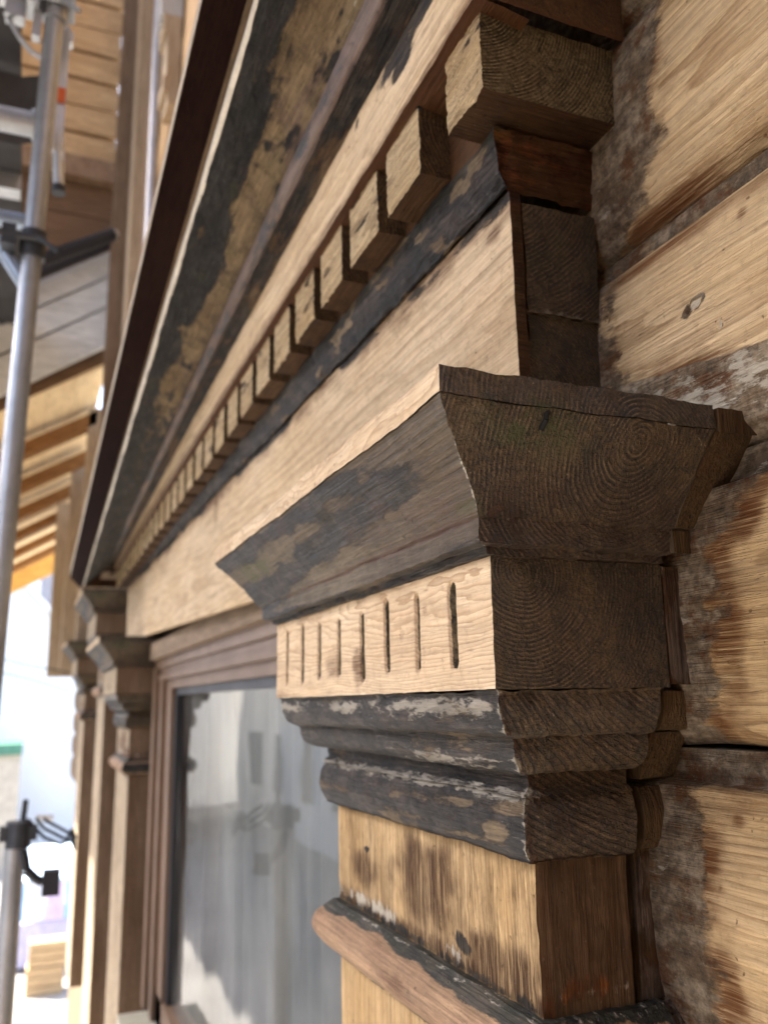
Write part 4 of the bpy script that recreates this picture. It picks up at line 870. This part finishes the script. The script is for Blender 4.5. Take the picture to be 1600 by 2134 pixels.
# ------------------------------------------------------------------ the street beyond
M_white = plain('white_render', (.82, .81, .78), .8, 0, .05, 1.)
M_roofw = plain('pale_roof', (.70, .70, .70), .5, 0, .1, 1.)
M_pane = plain('dark_pane', (.05, .06, .07), .15, 0, .2, 1.)
def house(name, label, x0, x1, y0, y1, z0, ze, zr, wall, roof, ridge='X', wins=(), group=None):
    t = thing(name, label, 'house', ((x0 + x1) / 2, (y0 + y1) / 2, z0), group)
    mb = MB(); box(mb, x0, x1, y0, y1, z0, ze, 2.)
    if ridge == 'Y':
        xm = (x0 + x1) / 2
    ym = (y0 + y1) / 2
    for xx in (x0, x1):
        mb.grid(np.array([[(xx, y0, ze), (xx, ym, zr)], [(xx, y1, ze), (xx, ym, zr)]])) if ridge == 'X' else None
    mb.build('wall', wall, t)
    mb = MB(); e = .35
    if ridge == 'X':
        slab(mb, [(x0 - e, ym, zr + .02), (x1 + e, ym, zr + .02), (x1 + e, y0 - e, ze - e * (zr - ze) / (ym - y0)), (x0 - e, y0 - e, ze - e * (zr - ze) / (ym - y0))], (0, 0, .15), 0, 3.)
        slab(mb, [(x0 - e, ym, zr + .02), (x1 + e, ym, zr + .02), (x1 + e, y1 + e, ze - e * (zr - ze) / (ym - y0)), (x0 - e, y1 + e, ze - e * (zr - ze) / (ym - y0))], (0, 0, .15), 0, 3.)
    else: box(mb, x0 - e, x1 + e, y0 - e, y1 + e, ze + .004, zr, 2.)
    mb.build('roof', roof, t)
    for (face, a, z, ww, hh) in wins:
        mb = MB()
        b_ = (x1 - .05, x1 + .04, a, a + ww, z, z + hh) if face == 'x' else (a, a + ww, y1 - .05, y1 + .04, z, z + hh)
        box(mb, *b_, 1.); wn = mb.build('window', M_white, t)
        mb = MB(); q = .08
        b_ = (x1 + .02, x1 + .05, a + q, a + ww - q, z + q, z + hh - q) if face == 'x' else (a + q, a + ww - q, y1 + .02, y1 + .05, z + q, z + hh - q)
        box(mb, *b_, 1.); sub(mb.build('pane', M_pane), wn)
    return t
house('white_house', 'tall white rendered house at the end of the street, left of the blue sky', -44, -32, -9, .02, -3.6, 7.5, 8.0, M_white, M_roofw, 'Y', [('x', -4, 1, 1.1, 1.6), ('x', -7, 1, 1.1, 1.6)])
house('gabled_house', 'low white gabled house in front of the tall white house', -30, -24, -3.6, 1.2, -3.6, 1.4, 3.9, M_white, M_white, 'X', [])
house('opposite_house', 'white town house across the street, seen mirrored in the window pane', -30, -9, -16, -6.5, -3.6, 3.4, 6.5, M_white, plain('slate_roof', (.10, .10, .11), .6), 'X', [('y', -28 + 2.7 * k, z, 1.3, 1.8) for k in range(7) for z in (-2.6, .9)])
house('ochre_house', 'ochre house across the street beside the white town house', -5.5, 4, -17, -9, -3.6, 3.0, 6.0, plain('ochre_render', (.45, .36, .22), .85), bpy.data.materials['slate_roof'], 'X', [('y', -4.6 + 2.2 * k, z, 1.1, 1.7) for k in range(4) for z in (-2.6, .4)])
M_hill = plain('blue_green_hill', (.050, .058, .085), .95, 0, .3, .02)
xx = np.linspace(-260, 260, 60); yy = np.linspace(-300, 300, 60); X, Y = np.meshgrid(xx, yy, indexing='ij')
H = -3.7 + 52 * np.exp(-((X + 210) / 40) ** 2) * (.7 + .4 * fbm(np.stack([X, Y, 0 * X], -1), (.012, .012, 1), 4))
mb = MB(); mb.grid(np.stack([X, Y, H - .3], -1)); tag(mb.build('hill', M_hill), kind='structure')
sta = thing('market_stall', 'small blue and white market stall far below in the street', 'stall', (-14, .1, -4))
mb = MB(); slab(mb, [(-13.6, -.28, -2.45), (-15.2, -.28, -2.2), (-15.2, .75, -2.2), (-13.6, .75, -2.45)], (0, 0, .04)); mb.build('canopy', plain('pale_blue_canopy', (.45, .58, .72), .7), sta)
for k in range(4):
    mb = MB(); slab(mb, [(-13.6, -.28 + .26 * k, -2.46), (-13.6, -.03 + .26 * k, -2.46), (-13.58, -.03 + .26 * k, -2.95), (-13.58, -.28 + .26 * k, -2.95)], (-.02, 0, 0)); mb.build('side_cloth', plain('stall_cloth_%s' % 'abcd'[k], [(.35, .55, .8), (.72, .74, .78), (.62, .50, .66), (.25, .5, .75)][k], .7), sta)
mb = MB(); box(mb, -15, -13.65, -.25, .7, -3.56, -2.98, .3); mb.build('counter', plain('lavender_board', (.55, .52, .66), .7), sta)
for k, (y0, z0, s_) in enumerate(((.02, -3.6, .34), (.04, -3.255, .30))):
    t_ = thing('wooden_crate', ['plain tan crate on the ground in front of the market stall', 'plain tan crate stacked on another crate by the market stall'][k], 'crate', (-12.5, y0, z0), 'crates by the stall')
    for q in range(3):
        mb = MB(); box(mb, -12.7, -12.4, y0, y0 + .45, z0 + q * s_ / 3, z0 + q * s_ / 3 + s_ / 3 - .012, .2); mb.build('plank', M_tanw, t_, ring=(-12, -3, .01))
gr = thing('green_kiosk', 'cream kiosk with a green roof in the sunlit street', 'kiosk', (-22, -.6, -3.6))
mb = MB(); box(mb, -23, -21.5, -1.6, -.22, -3.6, -1.05, .5); mb.build('wall', plain('cream_render', (.60, .52, .40), .8), gr)
mb = MB(); box(mb, -23.1, -21.4, -1.7, -.20, -1.045, -.80, .5); mb.build('roof', plain('green_roof', (.10, .26, .17), .6), gr)
for k, (z0, z1) in enumerate(((.22, .155), (.159, .066))):
    mb = MB(); polytube(mb, [(-4, -.9, z0 + .12), (-4, -.335, z0), (-4, -.2, z0 - .035), (-4, -.02, z1)], .003, 6)
    tag(mb.build('overhead_wire', bpy.data.materials['black_plastic']), ['thin dark wire crossing the bright street, upper of two', 'thin dark wire crossing the bright street, lower of two'][k], 'wire', 'wires over the street')
